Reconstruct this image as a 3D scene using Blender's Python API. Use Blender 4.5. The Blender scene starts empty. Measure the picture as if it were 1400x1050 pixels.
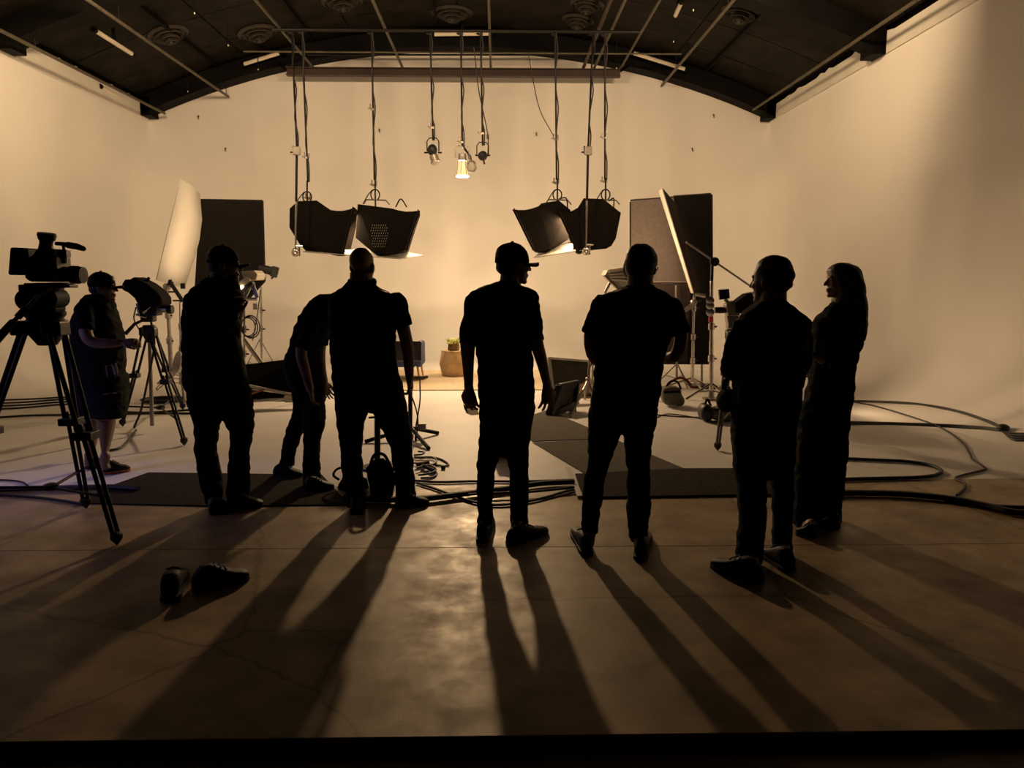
import bpy, bmesh, math, random
from mathutils import Vector, Matrix, noise
random.seed(7)
PI = math.pi
scene = bpy.context.scene
COL = scene.collection

# ------------------------------------------------------------------ camera
FPX, CAMZ = 1010.0, 1.58
PITCH, YAW = math.atan(140/FPX), math.atan(20/FPX)
cam_data = bpy.data.cameras.new('camera'); cam = bpy.data.objects.new('camera', cam_data)
COL.objects.link(cam)
cam_data.sensor_width = 36.0; cam_data.lens = 36.0*FPX/1400.0
cam_data.clip_start = 0.05; cam_data.clip_end = 200
cam.location = (0, 0, CAMZ)
cam.rotation_euler = (PI/2-PITCH, 0, -YAW)
scene.camera = cam
CROT = cam.rotation_euler.to_matrix()
CLOC = Vector((0, 0, CAMZ))

# ------------------------------------------------------------------ world, exposure, large lights
w = bpy.data.worlds.new('night'); scene.world = w; w.use_nodes = True
w.node_tree.nodes['Background'].inputs[0].default_value = (0.0, 0.0, 0.0, 1)
w.node_tree.nodes['Background'].inputs[1].default_value = 0.0
scene.view_settings.view_transform = 'Standard'
scene.view_settings.look = 'None'
scene.view_settings.gamma = 1.0
scene.view_settings.use_curve_mapping = False
scene.view_settings.exposure = 0.4
WARM = (1.0, 0.67, 0.37)
LAMP_W = 600.0        # the one lit hanging lamp
SOFT_W = 40.0         # each hanging softbox
BANK_W = 13.0         # tube banks aimed at the bounce boards
CYC_W = 85.0          # each of three added out-of-frame lamps that brighten the upper walls
SIDE_W = 35.0         # added hidden lamp that lifts the right floor and wall
BLUE_W = 2.6          # added out-of-frame monitor for the bluish light
def light(name, kind, loc, energy, color, aim=None, size=0.1, size_y=None, parent=None, angle=None):
    d = bpy.data.lights.new(name, kind); o = bpy.data.objects.new(name, d); COL.objects.link(o)
    d.energy = energy; d.color = color
    if kind == 'AREA':
        d.shape = 'RECTANGLE'; d.size = size; d.size_y = size_y or size
    else:
        d.shadow_soft_size = size
    if angle: d.spot_size = angle; d.spot_blend = 0.6
    o.location = loc
    if aim is not None:
        o.rotation_euler = (Vector(aim)-Vector(loc)).to_track_quat('-Z', 'Y').to_euler()
    return o

# ------------------------------------------------------------------ pixel helpers (1400 x 1050 frame)
def ray(px, py):
    return CROT @ Vector(((px-700)/FPX, (525-py)/FPX, -1.0))
def P(px, py, Y):
    d = ray(px, py); return CLOC + d*(Y/d.y)
def G(px, py, z=0.0):
    d = ray(px, py); return CLOC + d*((z-CAMZ)/d.z)
def S(Y): return Y/FPX

# ------------------------------------------------------------------ materials
MATS = {}
def mat(name, col, rough=0.6, metal=0.0, var=0.15, scale=12.0, bump=0.0, emit=None, estr=0.0, spec=0.5, alpha=None, trans=None, sheen=None):
    if name in MATS: return MATS[name]
    m = bpy.data.materials.new(name); m.use_nodes = True; MATS[name] = m
    nt = m.node_tree; b = nt.nodes['Principled BSDF']
    tc = nt.nodes.new('ShaderNodeTexCoord'); nz = nt.nodes.new('ShaderNodeTexNoise')
    nz.inputs['Scale'].default_value = scale; nz.inputs['Detail'].default_value = 5
    nt.links.new(tc.outputs['Object'], nz.inputs['Vector'])
    rp = nt.nodes.new('ShaderNodeValToRGB')
    rp.color_ramp.elements[0].position = 0.3; rp.color_ramp.elements[1].position = 0.7
    rp.color_ramp.elements[0].color = tuple(c*(1-var) for c in col)+(1,)
    rp.color_ramp.elements[1].color = tuple(min(1, c*(1+var)) for c in col)+(1,)
    nt.links.new(nz.outputs['Fac'], rp.inputs['Fac'])
    nt.links.new(rp.outputs['Color'], b.inputs['Base Color'])
    b.inputs['Roughness'].default_value = rough; b.inputs['Metallic'].default_value = metal
    b.inputs['Specular IOR Level'].default_value = spec
    if trans: b.inputs['Transmission Weight'].default_value = trans
    if sheen: b.inputs['Sheen Weight'].default_value = sheen
    if emit:
        b.inputs['Emission Color'].default_value = emit+(1,); b.inputs['Emission Strength'].default_value = estr
    if bump:
        bp = nt.nodes.new('ShaderNodeBump'); bp.inputs['Strength'].default_value = bump; bp.inputs['Distance'].default_value = 0.01
        nt.links.new(nz.outputs['Fac'], bp.inputs['Height']); nt.links.new(bp.outputs['Normal'], b.inputs['Normal'])
    return m

M_white = mat('white_paint', (0.80, 0.775, 0.74), 0.75, var=0.02, scale=1.3, bump=0.02)
M_stagefloor = mat('stage_floor_paint', (0.77, 0.74, 0.71), 0.55, var=0.05, scale=2.2, bump=0.03)
M_fascia = mat('fascia_paint', (0.66, 0.64, 0.58), 0.8, var=0.05, scale=3)
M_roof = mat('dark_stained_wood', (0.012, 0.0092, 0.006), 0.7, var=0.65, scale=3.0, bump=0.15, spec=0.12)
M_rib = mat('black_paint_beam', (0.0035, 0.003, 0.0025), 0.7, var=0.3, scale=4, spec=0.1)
M_vent = mat('brown_painted_vent', (0.035, 0.028, 0.019), 0.6, var=0.2, spec=0.3)
M_redbeam = mat('red_brown_steel', (0.026, 0.009, 0.006), 0.55, var=0.3, scale=6)
M_pipe = mat('dull_galvanized_pipe', (0.095, 0.082, 0.055), 0.5, metal=0.3, var=0.25, scale=10)
M_blackmetal = mat('black_metal', (0.008, 0.007, 0.007), 0.5, metal=0.0, var=0.2, scale=30, spec=0.25)
M_rubber = mat('black_rubber', (0.012, 0.011, 0.012), 0.7, var=0.2, scale=40)
M_cable = mat('black_cable_jacket', (0.016, 0.013, 0.012), 0.6, var=0.3, scale=30)
M_chrome = mat('silver_steel', (0.62, 0.58, 0.52), 0.25, metal=0.9, var=0.08, scale=20)
M_dullsteel = mat('dull_steel', (0.34, 0.31, 0.28), 0.4, metal=0.6, var=0.15, scale=20)
M_plastic = mat('black_plastic', (0.014, 0.013, 0.014), 0.5, var=0.2, scale=20)
M_navy = mat('navy_plastic', (0.012, 0.012, 0.024), 0.7, var=0.2, scale=15, spec=0.2)
M_fabric = mat('black_fabric', (0.012, 0.010, 0.009), 0.95, var=0.25, scale=60, bump=0.15, spec=0.1)
M_softfab = mat('softbox_cloth', (0.009, 0.007, 0.006), 0.85, var=0.25, scale=40, bump=0.15, spec=0.05)
M_foam = mat('white_foam_board', (0.80, 0.77, 0.70), 0.8, var=0.03, scale=4)
M_dimboard = mat('off_white_board', (0.30, 0.28, 0.25), 0.85, var=0.05, scale=4, spec=0.1)
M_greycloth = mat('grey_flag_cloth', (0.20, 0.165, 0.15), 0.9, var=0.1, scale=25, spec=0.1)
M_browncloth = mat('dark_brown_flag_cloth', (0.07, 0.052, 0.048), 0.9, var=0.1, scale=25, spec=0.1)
M_mat = mat('brown_rubber_mat', (0.030, 0.022, 0.016), 0.95, var=0.3, scale=18, bump=0.2, spec=0.08)
M_greymat = mat('grey_hardboard_sheet', (0.125, 0.11, 0.09), 0.9, var=0.12, scale=8, spec=0.1)
M_tape = mat('white_tape', (0.65, 0.62, 0.56), 0.7, var=0.1, scale=20)
M_rug = mat('sand_coloured_rug', (0.68, 0.56, 0.40), 0.95, var=0.15, scale=30, bump=0.4, spec=0.1)
M_blue = mat('blue_upholstery', (0.055, 0.075, 0.20), 0.85, var=0.1, scale=40, bump=0.15)
M_paleblue = mat('pale_blue_cushion', (0.30, 0.35, 0.52), 0.9, var=0.06, scale=30)
M_oak = mat('light_oak', (0.66, 0.45, 0.24), 0.55, var=0.12, scale=9, bump=0.05)
M_brass = mat('brass_leg', (0.6, 0.4, 0.15), 0.35, metal=0.8, var=0.05)
M_pot = mat('brown_pot', (0.20, 0.13, 0.06), 0.7, var=0.2, scale=20)
M_leaf = mat('yellow_green_leaf', (0.55, 0.60, 0.16), 0.6, var=0.25, scale=40)
M_tan = mat('tan_wrap', (0.55, 0.36, 0.22), 0.7, var=0.1)
M_red = mat('red_tape', (0.45, 0.05, 0.03), 0.6, var=0.15)
M_redcable = mat('dark_red_cable', (0.12, 0.03, 0.02), 0.7, var=0.2, spec=0.2)
M_orange = mat('orange_rubber', (0.40, 0.13, 0.04), 0.6, var=0.15, scale=30)
M_sand = mat('grey_green_canvas', (0.13, 0.12, 0.09), 0.9, var=0.2, scale=25, bump=0.2)
M_paper = mat('white_paper', (0.75, 0.72, 0.66), 0.8, var=0.03)
M_skin = mat('skin', (0.20, 0.11, 0.068), 0.55, var=0.08, scale=18, bump=0.03)
M_skin2 = mat('light_skin', (0.42, 0.26, 0.18), 0.55, var=0.06, scale=18)
M_hair = mat('dark_hair', (0.014, 0.010, 0.008), 0.55, var=0.5, scale=60, bump=0.4)
M_hairbrown = mat('brown_hair', (0.06, 0.033, 0.015), 0.5, var=0.5, scale=50, bump=0.4)
M_shirt = mat('black_cotton', (0.010, 0.009, 0.009), 0.95, var=0.2, scale=50, bump=0.1, spec=0.1)
M_shirt2 = mat('charcoal_knit', (0.014, 0.013, 0.013), 0.95, var=0.2, scale=70, bump=0.15, spec=0.1)
M_trouser = mat('black_denim', (0.010, 0.010, 0.012), 0.9, var=0.2, scale=60, bump=0.1, spec=0.1)
M_shoe = mat('black_leather', (0.011, 0.010, 0.010), 0.6, var=0.2, scale=25, spec=0.2)
M_cap = mat('black_twill', (0.010, 0.009, 0.009), 0.9, var=0.2, scale=60, spec=0.1)
M_eye = mat('eye_white', (0.7, 0.68, 0.64), 0.3, var=0.02)
M_glass = mat('lens_glass', (0.05, 0.05, 0.06), 0.05, var=0.0, trans=0.6)
M_cream = mat('cream_fluorescent_tube', (0.75, 0.68, 0.55), 0.35, var=0.03)
M_lit = mat('lit_lamp_glass', (1, 0.9, 0.7), 0.4, var=0.0, emit=(1.0, 0.80, 0.45), estr=30.0)
M_tube = mat('glowing_tube', (1, 0.9, 0.7), 0.4, var=0.0, emit=(1.0, 0.80, 0.50), estr=2.5)
M_shade = mat('glowing_glass_shade', (0.8, 0.6, 0.35), 0.3, var=0.0, emit=(1.0, 0.66, 0.28), estr=0.55)
M_diffuser = mat('lit_diffuser_cloth', (0.9, 0.85, 0.75), 0.8, var=0.0, emit=(1.0, 0.75, 0.42), estr=2.5)
M_screen = mat('added_monitor_screen', (0.02, 0.02, 0.03), 0.2, var=0.0, emit=(0.35, 0.35, 1.0), estr=3.0)

def concrete():
    m = bpy.data.materials.new('worn_concrete'); m.use_nodes = True
    nt = m.node_tree; N = nt.nodes.new; L = nt.links.new; b = nt.nodes['Principled BSDF']
    tc = N('ShaderNodeTexCoord')
    n1 = N('ShaderNodeTexNoise'); n1.inputs['Scale'].default_value = 2.3; n1.inputs['Detail'].default_value = 8; n1.inputs['Roughness'].default_value = 0.62
    n2 = N('ShaderNodeTexNoise'); n2.inputs['Scale'].default_value = 3.7; n2.inputs['Roughness'].default_value = 0.7; n2.inputs['Detail'].default_value = 6
    mp = N('ShaderNodeMapping'); mp.inputs['Scale'].default_value = (1.0, 1.0, 1.0)
    L(tc.outputs['Object'], mp.inputs['Vector'])
    for n in (n1, n2): L(mp.outputs['Vector'], n.inputs['Vector'])
    v = N('ShaderNodeTexVoronoi'); v.feature = 'DISTANCE_TO_EDGE'; v.inputs['Scale'].default_value = 0.55
    wn = N('ShaderNodeMix'); wn.data_type = 'VECTOR'; wn.inputs[0].default_value = 0.12
    L(tc.outputs['Object'], wn.inputs[4]); L(n2.outputs['Color'], wn.inputs[5]); L(wn.outputs[1], v.inputs['Vector'])
    cr = N('ShaderNodeValToRGB'); cr.color_ramp.elements[0].position = 0.0; cr.color_ramp.elements[1].position = 0.006
    cr.color_ramp.elements[0].color = (0.45, 0.45, 0.45, 1); cr.color_ramp.elements[1].color = (1, 1, 1, 1)
    L(v.outputs['Distance'], cr.inputs['Fac'])
    rp = N('ShaderNodeValToRGB'); e = rp.color_ramp.elements
    e[0].position = 0.30; e[0].color = (0.15, 0.10, 0.055, 1); e[1].position = 0.72; e[1].color = (0.52, 0.37, 0.22, 1)
    L(n1.outputs['Fac'], rp.inputs['Fac'])
    mu = N('ShaderNodeMix'); mu.data_type = 'RGBA'; mu.blend_type = 'MULTIPLY'; mu.inputs[0].default_value = 1.0
    L(rp.outputs['Color'], mu.inputs[6]); L(cr.outputs['Color'], mu.inputs[7]); L(mu.outputs[2], b.inputs['Base Color'])
    rr = N('ShaderNodeMapRange'); rr.inputs[1].default_value = 0.3; rr.inputs[2].default_value = 0.7; rr.inputs[3].default_value = 0.40; rr.inputs[4].default_value = 0.64
    L(n2.outputs['Fac'], rr.inputs[0]); L(rr.outputs[0], b.inputs['Roughness'])
    bp = N('ShaderNodeBump'); bp.inputs['Strength'].default_value = 0.15; bp.inputs['Distance'].default_value = 0.002
    n3 = N('ShaderNodeTexNoise'); n3.inputs['Scale'].default_value = 70; n3.inputs['Detail'].default_value = 3; L(tc.outputs['Object'], n3.inputs['Vector'])
    L(n3.outputs['Fac'], bp.inputs['Height']); L(bp.outputs['Normal'], b.inputs['Normal'])
    b.inputs['Specular IOR Level'].default_value = 0.65; b.inputs['Specular Tint'].default_value = (1.0, 0.86, 0.62, 1)
    return m
M_concrete = concrete()
def thin_paper():
    m = bpy.data.materials.new('thin_paper'); m.use_nodes = True; nt = m.node_tree
    b = nt.nodes['Principled BSDF']; b.inputs['Base Color'].default_value = (0.8, 0.77, 0.7, 1); b.inputs['Roughness'].default_value = 0.8
    t = nt.nodes.new('ShaderNodeBsdfTranslucent'); t.inputs['Color'].default_value = (0.85, 0.8, 0.7, 1)
    nz = nt.nodes.new('ShaderNodeTexNoise'); nz.inputs['Scale'].default_value = 30
    mx = nt.nodes.new('ShaderNodeMixShader'); mr = nt.nodes.new('ShaderNodeMapRange'); mr.inputs[3].default_value = 0.55; mr.inputs[4].default_value = 0.7
    nt.links.new(nz.outputs['Fac'], mr.inputs[0]); nt.links.new(mr.outputs[0], mx.inputs[0])
    nt.links.new(b.outputs[0], mx.inputs[1]); nt.links.new(t.outputs[0], mx.inputs[2])
    nt.links.new(mx.outputs[0], nt.nodes['Material Output'].inputs['Surface'])
    return m
M_thinpaper = thin_paper()

# ------------------------------------------------------------------ mesh builder
class MB:
    def __init__(s): s.v = []; s.f = []
    def add(s, vs, fs):
        o = len(s.v); s.v += [tuple(v) for v in vs]; s.f += [tuple(i+o for i in f) for f in fs]; return s
    def box(s, c, size, rot=None):
        c = Vector(c); hx, hy, hz = (d/2 for d in size)
        vs = [Vector((x, y, z)) for x in (-hx, hx) for y in (-hy, hy) for z in (-hz, hz)]
        if rot is not None: vs = [rot @ v for v in vs]
        return s.add([v+c for v in vs], [(0,1,3,2),(4,6,7,5),(0,4,5,1),(2,3,7,6),(0,2,6,4),(1,5,7,3)])
    def bar(s, a, b, wd, dp, up=(0, 0, 1)):
        a, b = Vector(a), Vector(b); d = (b-a); L = d.length; d.normalize(); u = Vector(up)
        if abs(d.dot(u)) > 0.98: u = Vector((0, 1, 0))
        x = d.cross(u).normalized(); y = x.cross(d).normalized()
        return s.box((a+b)/2, (wd, dp, L), Matrix((x, y, d)).transposed())
    def loft(s, rings):
        n = len(rings[0]); vs = [p for r in rings for p in r]; fs = []
        for i in range(len(rings)-1):
            for j in range(n):
                k = (j+1) % n; fs.append((i*n+j, i*n+k, (i+1)*n+k, (i+1)*n+j))
        fs.append(tuple(reversed(range(n)))); fs.append(tuple((len(rings)-1)*n+j for j in range(n)))
        return s.add(vs, fs)
    def tube(s, pts, r, n=10, round_ends=False, flat=1.0):
        pts = [Vector(p) for p in pts]; m = len(pts)
        rs = list(r) if isinstance(r, (list, tuple)) else [r]*m
        tans = []
        for i in range(m):
            t = pts[min(i+1, m-1)]-pts[max(i-1, 0)]
            tans.append(t.normalized() if t.length > 1e-9 else Vector((0, 0, 1)))
        u = Vector((0, 0, 1)) if abs(tans[0].z) < 0.9 else Vector((0, 1, 0))
        x = tans[0].cross(u).normalized(); rings = []
        def ring(p, t, x, rad):
            y = t.cross(x).normalized()
            return [p+x*math.cos(2*PI*j/n)*rad+y*math.sin(2*PI*j/n)*rad*flat for j in range(n)]
        for i in range(m):
            x = (x-tans[i]*x.dot(tans[i])).normalized()
            if i == 0 and round_ends:
                for a in (1.35, 0.95, 0.5): rings.append(ring(pts[0]-tans[0]*rs[0]*math.sin(a), tans[0], x, rs[0]*math.cos(a)))
            rings.append(ring(pts[i], tans[i], x, rs[i]))
            if i == m-1 and round_ends:
                for a in (0.5, 0.95, 1.35): rings.append(ring(pts[i]+tans[i]*rs[i]*math.sin(a), tans[i], x, rs[i]*math.cos(a)))
        return s.loft(rings)
    def ell(s, c, r, rot=None, n=16, m=10):
        c = Vector(c); rings = []
        for i in range(1, m):
            a = PI*i/m; rg = []
            for j in range(n):
                b = 2*PI*j/n
                v = Vector((r[0]*math.sin(a)*math.cos(b), r[1]*math.sin(a)*math.sin(b), r[2]*math.cos(a)))
                if rot is not None: v = rot @ v
                rg.append(c+v)
            rings.append(rg)
        return s.loft(list(reversed(rings)))
    def lathe(s, c, prof, n=20, axis=(0, 0, 1)):
        c = Vector(c); q = Vector((0, 0, 1)).rotation_difference(Vector(axis).normalized())
        rings = [[c+q @ Vector((r*math.cos(2*PI*j/n), r*math.sin(2*PI*j/n), z)) for j in range(n)] for r, z in prof]
        return s.loft(rings)
    def slab(s, poly, off):
        poly = [Vector(p) for p in poly]; off = Vector(off); n = len(poly)
        vs = poly+[p+off for p in poly]
        fs = [tuple(reversed(range(n))), tuple(range(n, 2*n))]+[(i, (i+1) % n, (i+1) % n+n, i+n) for i in range(n)]
        return s.add(vs, fs)
    def hull(s, pts):
        bm = bmesh.new()
        for p in pts: bm.verts.new(p)
        bmesh.ops.convex_hull(bm, input=bm.verts); bm.verts.ensure_lookup_table()
        loose = [v for v in bm.verts if not v.link_faces]
        for v in loose: bm.verts.remove(v)
        bm.verts.index_update()
        vs = [v.co.copy() for v in bm.verts]; fs = [tuple(v.index for v in f.verts) for f in bm.faces]; bm.free()
        return s.add(vs, fs)
    def mesh(s, name):
        me = bpy.data.meshes.new(name); me.from_pydata(s.v, [], s.f); me.validate()
        bm = bmesh.new(); bm.from_mesh(me); bmesh.ops.recalc_face_normals(bm, faces=bm.faces); bm.to_mesh(me); bm.free()
        return me
    def build(s, name, m, parent=None, smooth=False, bevel=0.0, loc=None):
        me = s.mesh(name)
        if loc is not None: me.transform(Matrix.Translation(-Vector(loc)))
        o = bpy.data.objects.new(name, me); COL.objects.link(o); me.materials.append(m)
        if loc is not None: o.location = loc
        if smooth:
            for p in me.polygons: p.use_smooth = True
        if smooth == 'auto':
            me.set_sharp_from_angle(angle=math.radians(40))
        if bevel:
            b = o.modifiers.new('bevel', 'BEVEL'); b.width = bevel; b.segments = 2; b.limit_method = 'ANGLE'
        if parent is not None: adopt(o, parent)
        return o
def adopt(o, parent):
    o.parent = parent
    o.matrix_parent_inverse = Matrix.Translation(-world_loc(parent))
def world_loc(o):
    l = Vector(o.location)
    if o.parent is not None:
        l = l + Vector(o.matrix_parent_inverse.translation) + world_loc(o.parent)
    return l
def tag(o, label, cat, group=None):
    o['label'] = label; o['category'] = cat
    if group: o['group'] = group
    return o
def thing(name, label, cat, loc, group=None):
    o = bpy.data.objects.new(name, None); COL.objects.link(o); o.location = loc; o.empty_display_size = 0.1
    return tag(o, label, cat, group)
def struct(o): o['kind'] = 'structure'; return o
def catmull(pts, k=6):
    pts = [Vector(p) for p in pts]; out = []
    q = [pts[0]*2-pts[1]]+pts+[pts[-1]*2-pts[-2]]
    for i in range(1, len(q)-2):
        a, b, c, d = q[i-1:i+3]
        for j in range(k):
            t = j/k
            out.append(0.5*((2*b)+(c-a)*t+(2*a-5*b+4*c-d)*t*t+(3*b-a-3*c+d)*t**3))
    out.append(pts[-1]); return out
# ================================================================== the room
YB = 16.0                                           # back wall
XL, XR, ZT = P(203, 165, YB).x, P(1053, 163, YB).x, P(630, 164.5, YB).z   # side walls, top of the white wall
YF = 5.6                                            # front end of the white side walls
XC = (XL+XR)/2; HALF = (XR-XL)/2
ZA = P(640, 63, 15.60).z; SAG = ZA-ZT; RAD = (HALF**2+SAG**2)/(2*SAG)
def arch(x, lift=0.0):
    d = x-XC; return ZA+lift-(RAD-math.sqrt(max(0.01, RAD*RAD-d*d)))
COVE = 0.85
def cyc():
    zs = [COVE*(1-math.cos(a*PI/2/10)) for a in range(11)]+[1.0, 1.4, 1.8, 2.2, 2.6, 3.0, 3.3, 3.6, 3.9, 4.1, 4.3, 4.5, 4.7, 4.85, 4.97, ZT]
    zs = [z for z in zs if z < ZT-0.06]+[ZT]
    NA = 14; rows = []
    for z in zs:
        c = COVE-math.sqrt(max(0, COVE**2-(COVE-z)**2)) if z < COVE else 0.0
        t = min(1, max(0, (ZT-z)/1.6)); r0 = 0.04+1.3*t*t*(3-2*t); r = max(0.03, r0-c)
        xl, xr, yb = XL+c, XR-c, YB-c
        row = [(xl, YF+(yb-r-YF)*i/10, z) for i in range(10)]
        for i in range(NA+1):
            a = PI/2*i/NA; row.append((xl+r-r*math.cos(a), yb-r+r*math.sin(a), z))
        row += [(xl+r+(xr-xl-2*r)*i/16, yb, z) for i in range(1, 16)]
        for i in range(NA+1):
            a = PI/2*i/NA; row.append((xr-r+r*math.sin(a), yb-r+r*math.cos(a), z))
        row += [(xr, yb-r+(YF-yb+r)*i/10, z) for i in range(1, 11)]
        rows.append(row)
    n = len(rows[0]); cut1 = 10+NA//2; cut2 = 10+NA+1+15+NA//2
    def piece(name, a, b, extra=None):
        mb = MB(); vs = [r[j] for r in rows for j in range(a, b+1)]; k = b-a+1
        mb.add(vs, [(i*k+j, i*k+j+1, (i+1)*k+j+1, (i+1)*k+j) for i in range(len(rows)-1) for j in range(k-1)])
        if extra: extra(mb)
        me = bpy.data.meshes.new(name); me.from_pydata(mb.v, [], mb.f); me.materials.append(M_white)
        for p in me.polygons: p.use_smooth = True
        o = bpy.data.objects.new(name, me); COL.objects.link(o); struct(o); return o
    def gable(mb):
        xs = [XL+(XR-XL)*i/24 for i in range(25)]
        mb.add([(x, YB, ZT) for x in xs]+[(x, YB, max(ZT+0.02, arch(x)+0.25)) for x in xs], [(i, i+1, 26+i, 25+i) for i in range(24)])
    piece('wall_left', 0, cut1); piece('wall_back', cut1, cut2, gable); piece('wall_right', cut2, n-1)
cyc()
for side, x, s in (('left', XL, -1), ('right', XR, 1)):
    # flat upright board above the white wall, broken at the rib, with a torn upper edge
    for k, (y0, y1) in enumerate(((YF, 11.28), (11.72, YB-0.02))):
        mb = MB(); pts = []; n = 26
        random.seed(k+5+(s > 0)*9)
        for i in range(n+1):
            y = y0+(y1-y0)*i/n; pts.append((x-s*0.03, y, ZT+0.27+random.choice((0, 0, 0, 0.015, -0.03, 0.04))))
        poly = [(x-s*0.03, y0, ZT-0.01)]+pts+[(x-s*0.03, y1, ZT-0.01)]
        o = mb.slab(poly, (s*0.05, 0, 0)).build('trim_%d' % (1+k+(s > 0)*2), M_fascia); struct(o)

# floors: white painted stage floor with a front seam, concrete slabs, a worn threshold, dark low floor
E0, E1 = G(0, 671), G(1400, 654)
sl = (E1.y-E0.y)/(E1.x-E0.x)
def yedge(x): return E0.y+(x-E0.x)*sl
mb = MB(); mb.slab([(XL, yedge(XL), 0), (XR, yedge(XR), 0), (XR, YB, 0), (XL, YB, 0)], (0, 0, -0.12))
struct(mb.build('floor', M_stagefloor))
YS = G(700, 748).y; YE = G(700, 1006).y
conc = struct(MB().box((0, 2.0, -0.30), (18, 9.0, 0.08)).build('floor_base', M_concrete))
def slab_piece(y0, y1f):
    mb = MB(); mb.slab([(-9, y0, 0), (8, y0, 0), (8, y1f(8), 0), (-9, y1f(-9), 0)], (0, 0, -0.14))
    o = mb.build('concrete_slab', M_concrete, conc, bevel=0.003); return o
slab_piece(YS+0.0012, lambda x: yedge(x)-0.003)
slab_piece(YE, lambda x: YS-0.0012)
struct(MB().box((0, YE-0.10, -0.075), (17, 0.195, 0.05)).build('trim_5', M_concrete, bevel=0.005))

# ceiling: barrel vault of sheets over ribs
def vault_sheet(mb, x0, x1, y0, y1, lift, th, n=6):
    top, bot = [], []
    for i in range(n+1):
        x = x0+(x1-x0)*i/n; z = arch(x, lift)
        bot += [(x, y0, z), (x, y1, z)]; top += [(x, y0, z+th), (x, y1, z+th)]
    o = 2*(n+1); fs = []
    for i in range(n):
        a = 2*i; fs += [(a, a+1, a+3, a+2), (o+a, o+a+2, o+a+3, o+a+1), (a, a+2, o+a+2, o+a), (a+1, o+a+1, o+a+3, a+3)]
    fs += [(0, o, o+1, 1), (2*n, 2*n+1, o+2*n+1, o+2*n)]
    mb.add(bot+top, fs)
mb = MB(); vault_sheet(mb, XL-0.3, XR+0.3, YF-0.2, YB+0.3, 0.42, 0.05, 30)
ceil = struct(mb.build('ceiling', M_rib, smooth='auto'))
nx = 6; wx = (XR-XL)/nx; ny = 8; wy = (YB-YF)/ny
for i in range(nx):
    for j in range(ny):
        mb = MB(); off = (j % 2)*0.0
        vault_sheet(mb, XL+i*wx+0.012, XL+(i+1)*wx-0.012, YF+j*wy+0.012, YF+(j+1)*wy-0.012, 0.385+random.uniform(-0.006, 0.006), 0.02)
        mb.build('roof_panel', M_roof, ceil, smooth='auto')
def rib(y0, y1):
    mb = MB(); vault_sheet(mb, XL+0.01, XR-0.01, y0, y1, 0.0, 0.33, 30)
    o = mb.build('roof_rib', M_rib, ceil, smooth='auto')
    for x in (XL+0.12, XR-0.12):
        MB().box((x, (y0+y1)/2, ZT+0.17), (0.20, y1-y0, 0.36)).build('rib_shoe', M_rib, ceil)
rib(15.60, 15.98); rib(11.31, 11.67); rib(6.6, 6.95)
for px in (150, 330, 560, 830, 1060):        # thin purlins running front to back under the sheets
    x = XL+(px/1200)*(XR-XL); z = arch(x, 0.34)
    MB().box((x, (YF+15.67)/2, z), (0.05, 15.67-YF, 0.07)).build('purlin', M_rib, ceil)

# red-brown tie beam before the gable
bz0, bz1 = P(640, 104, 15.45).z, P(640, 94.5, 15.45).z
bx0, bx1 = P(392, 100, 15.45).x, P(848, 100, 15.45).x
mb = MB(); zc = (bz0+bz1)/2
tb = thing('tie_beam', 'red-brown steel beam spanning the gable below the roof arch', 'beam', ((bx0+bx1)/2, 15.45, zc))
MB().box(((bx0+bx1)/2, 15.45, zc), (bx1-bx0, 0.02, bz1-bz0-0.02)).build('web', M_redbeam, tb)
for z in (bz0, bz1): MB().box(((bx0+bx1)/2, 15.45, z), (bx1-bx0, 0.14, 0.022)).build('flange', M_redbeam, tb)
for s, x in ((-1, bx0), (1, bx1)):
    MB().bar((x, 15.45, bz1-0.02), (x+s*0.22, 15.54, bz1+0.14), 0.10, 0.05).build('end_bracket', M_rib, tb)
MB().tube([P(420, 75, 15.50), P(800, 75, 15.50)], 0.018, 8).build('tie_rod', M_blackmetal, tb)

# grid pipes running front to back, hung under the ribs
def run_pipe(px, py, y_end, r, label, y0=4.6, m=M_pipe):
    a = P(px, py, y_end); z = a.z
    t = thing('ceiling_pipe', label, 'pipe', (a.x, (y0+y_end)/2, z), 'grid pipes under the roof')
    MB().tube([(a.x, y0, z), (a.x, y_end, z)], r, 10).build('pipe', m, t, smooth='auto')
    for yr in (6.78, 11.49, 15.78):
        if yr < y_end+0.2 and yr > y0:
            y = min(yr, y_end-0.05); zr = arch(a.x)+0.005
            if zr > z+0.03: MB().tube([(a.x, y, z-r), (a.x, y, zr)], 0.008, 6).build('hanger', M_blackmetal, t)
    return a
run_pipe(225, 155, 15.72, 0.026, 'bare pipe running along the top of the left white wall')
run_pipe(312, 132, 15.89, 0.026, 'bare pipe ending at the back wall left of the tie beam')
run_pipe(905, 117, 15.89, 0.026, 'bare pipe ending at the back wall right of the tie beam')
run_pipe(1030, 150, 15.72, 0.026, 'bare pipe running along the top of the right white wall')
CP = [run_pipe(430, 94, 15.50, 0.024, 'bare pipe resting on the left end of the tie beam'),
      run_pipe(551, 94, 15.50, 0.026, 'bare pipe resting on the tie beam above the left softboxes'),
      run_pipe(671, 94, 15.50, 0.022, 'bare pipe resting on the middle of the tie beam'),
      run_pipe(797, 94, 15.50, 0.034, 'thick brown pipe resting on the tie beam above the right softboxes', m=M_redbeam),
      run_pipe(812, 94, 15.50, 0.026, 'bare pipe beside the thick brown pipe above the right softboxes'),
      run_pipe(848, 94, 15.50, 0.022, 'bare pipe resting on the right end of the tie beam')]
ZG = CP[0].z
YR = 13.02                                           # plane of the cross pipe that carries the lamps
zx = ZG-0.055
xa, xb = P(398, 60, YR).x-0.3, P(834, 60, YR).x+0.5
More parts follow.
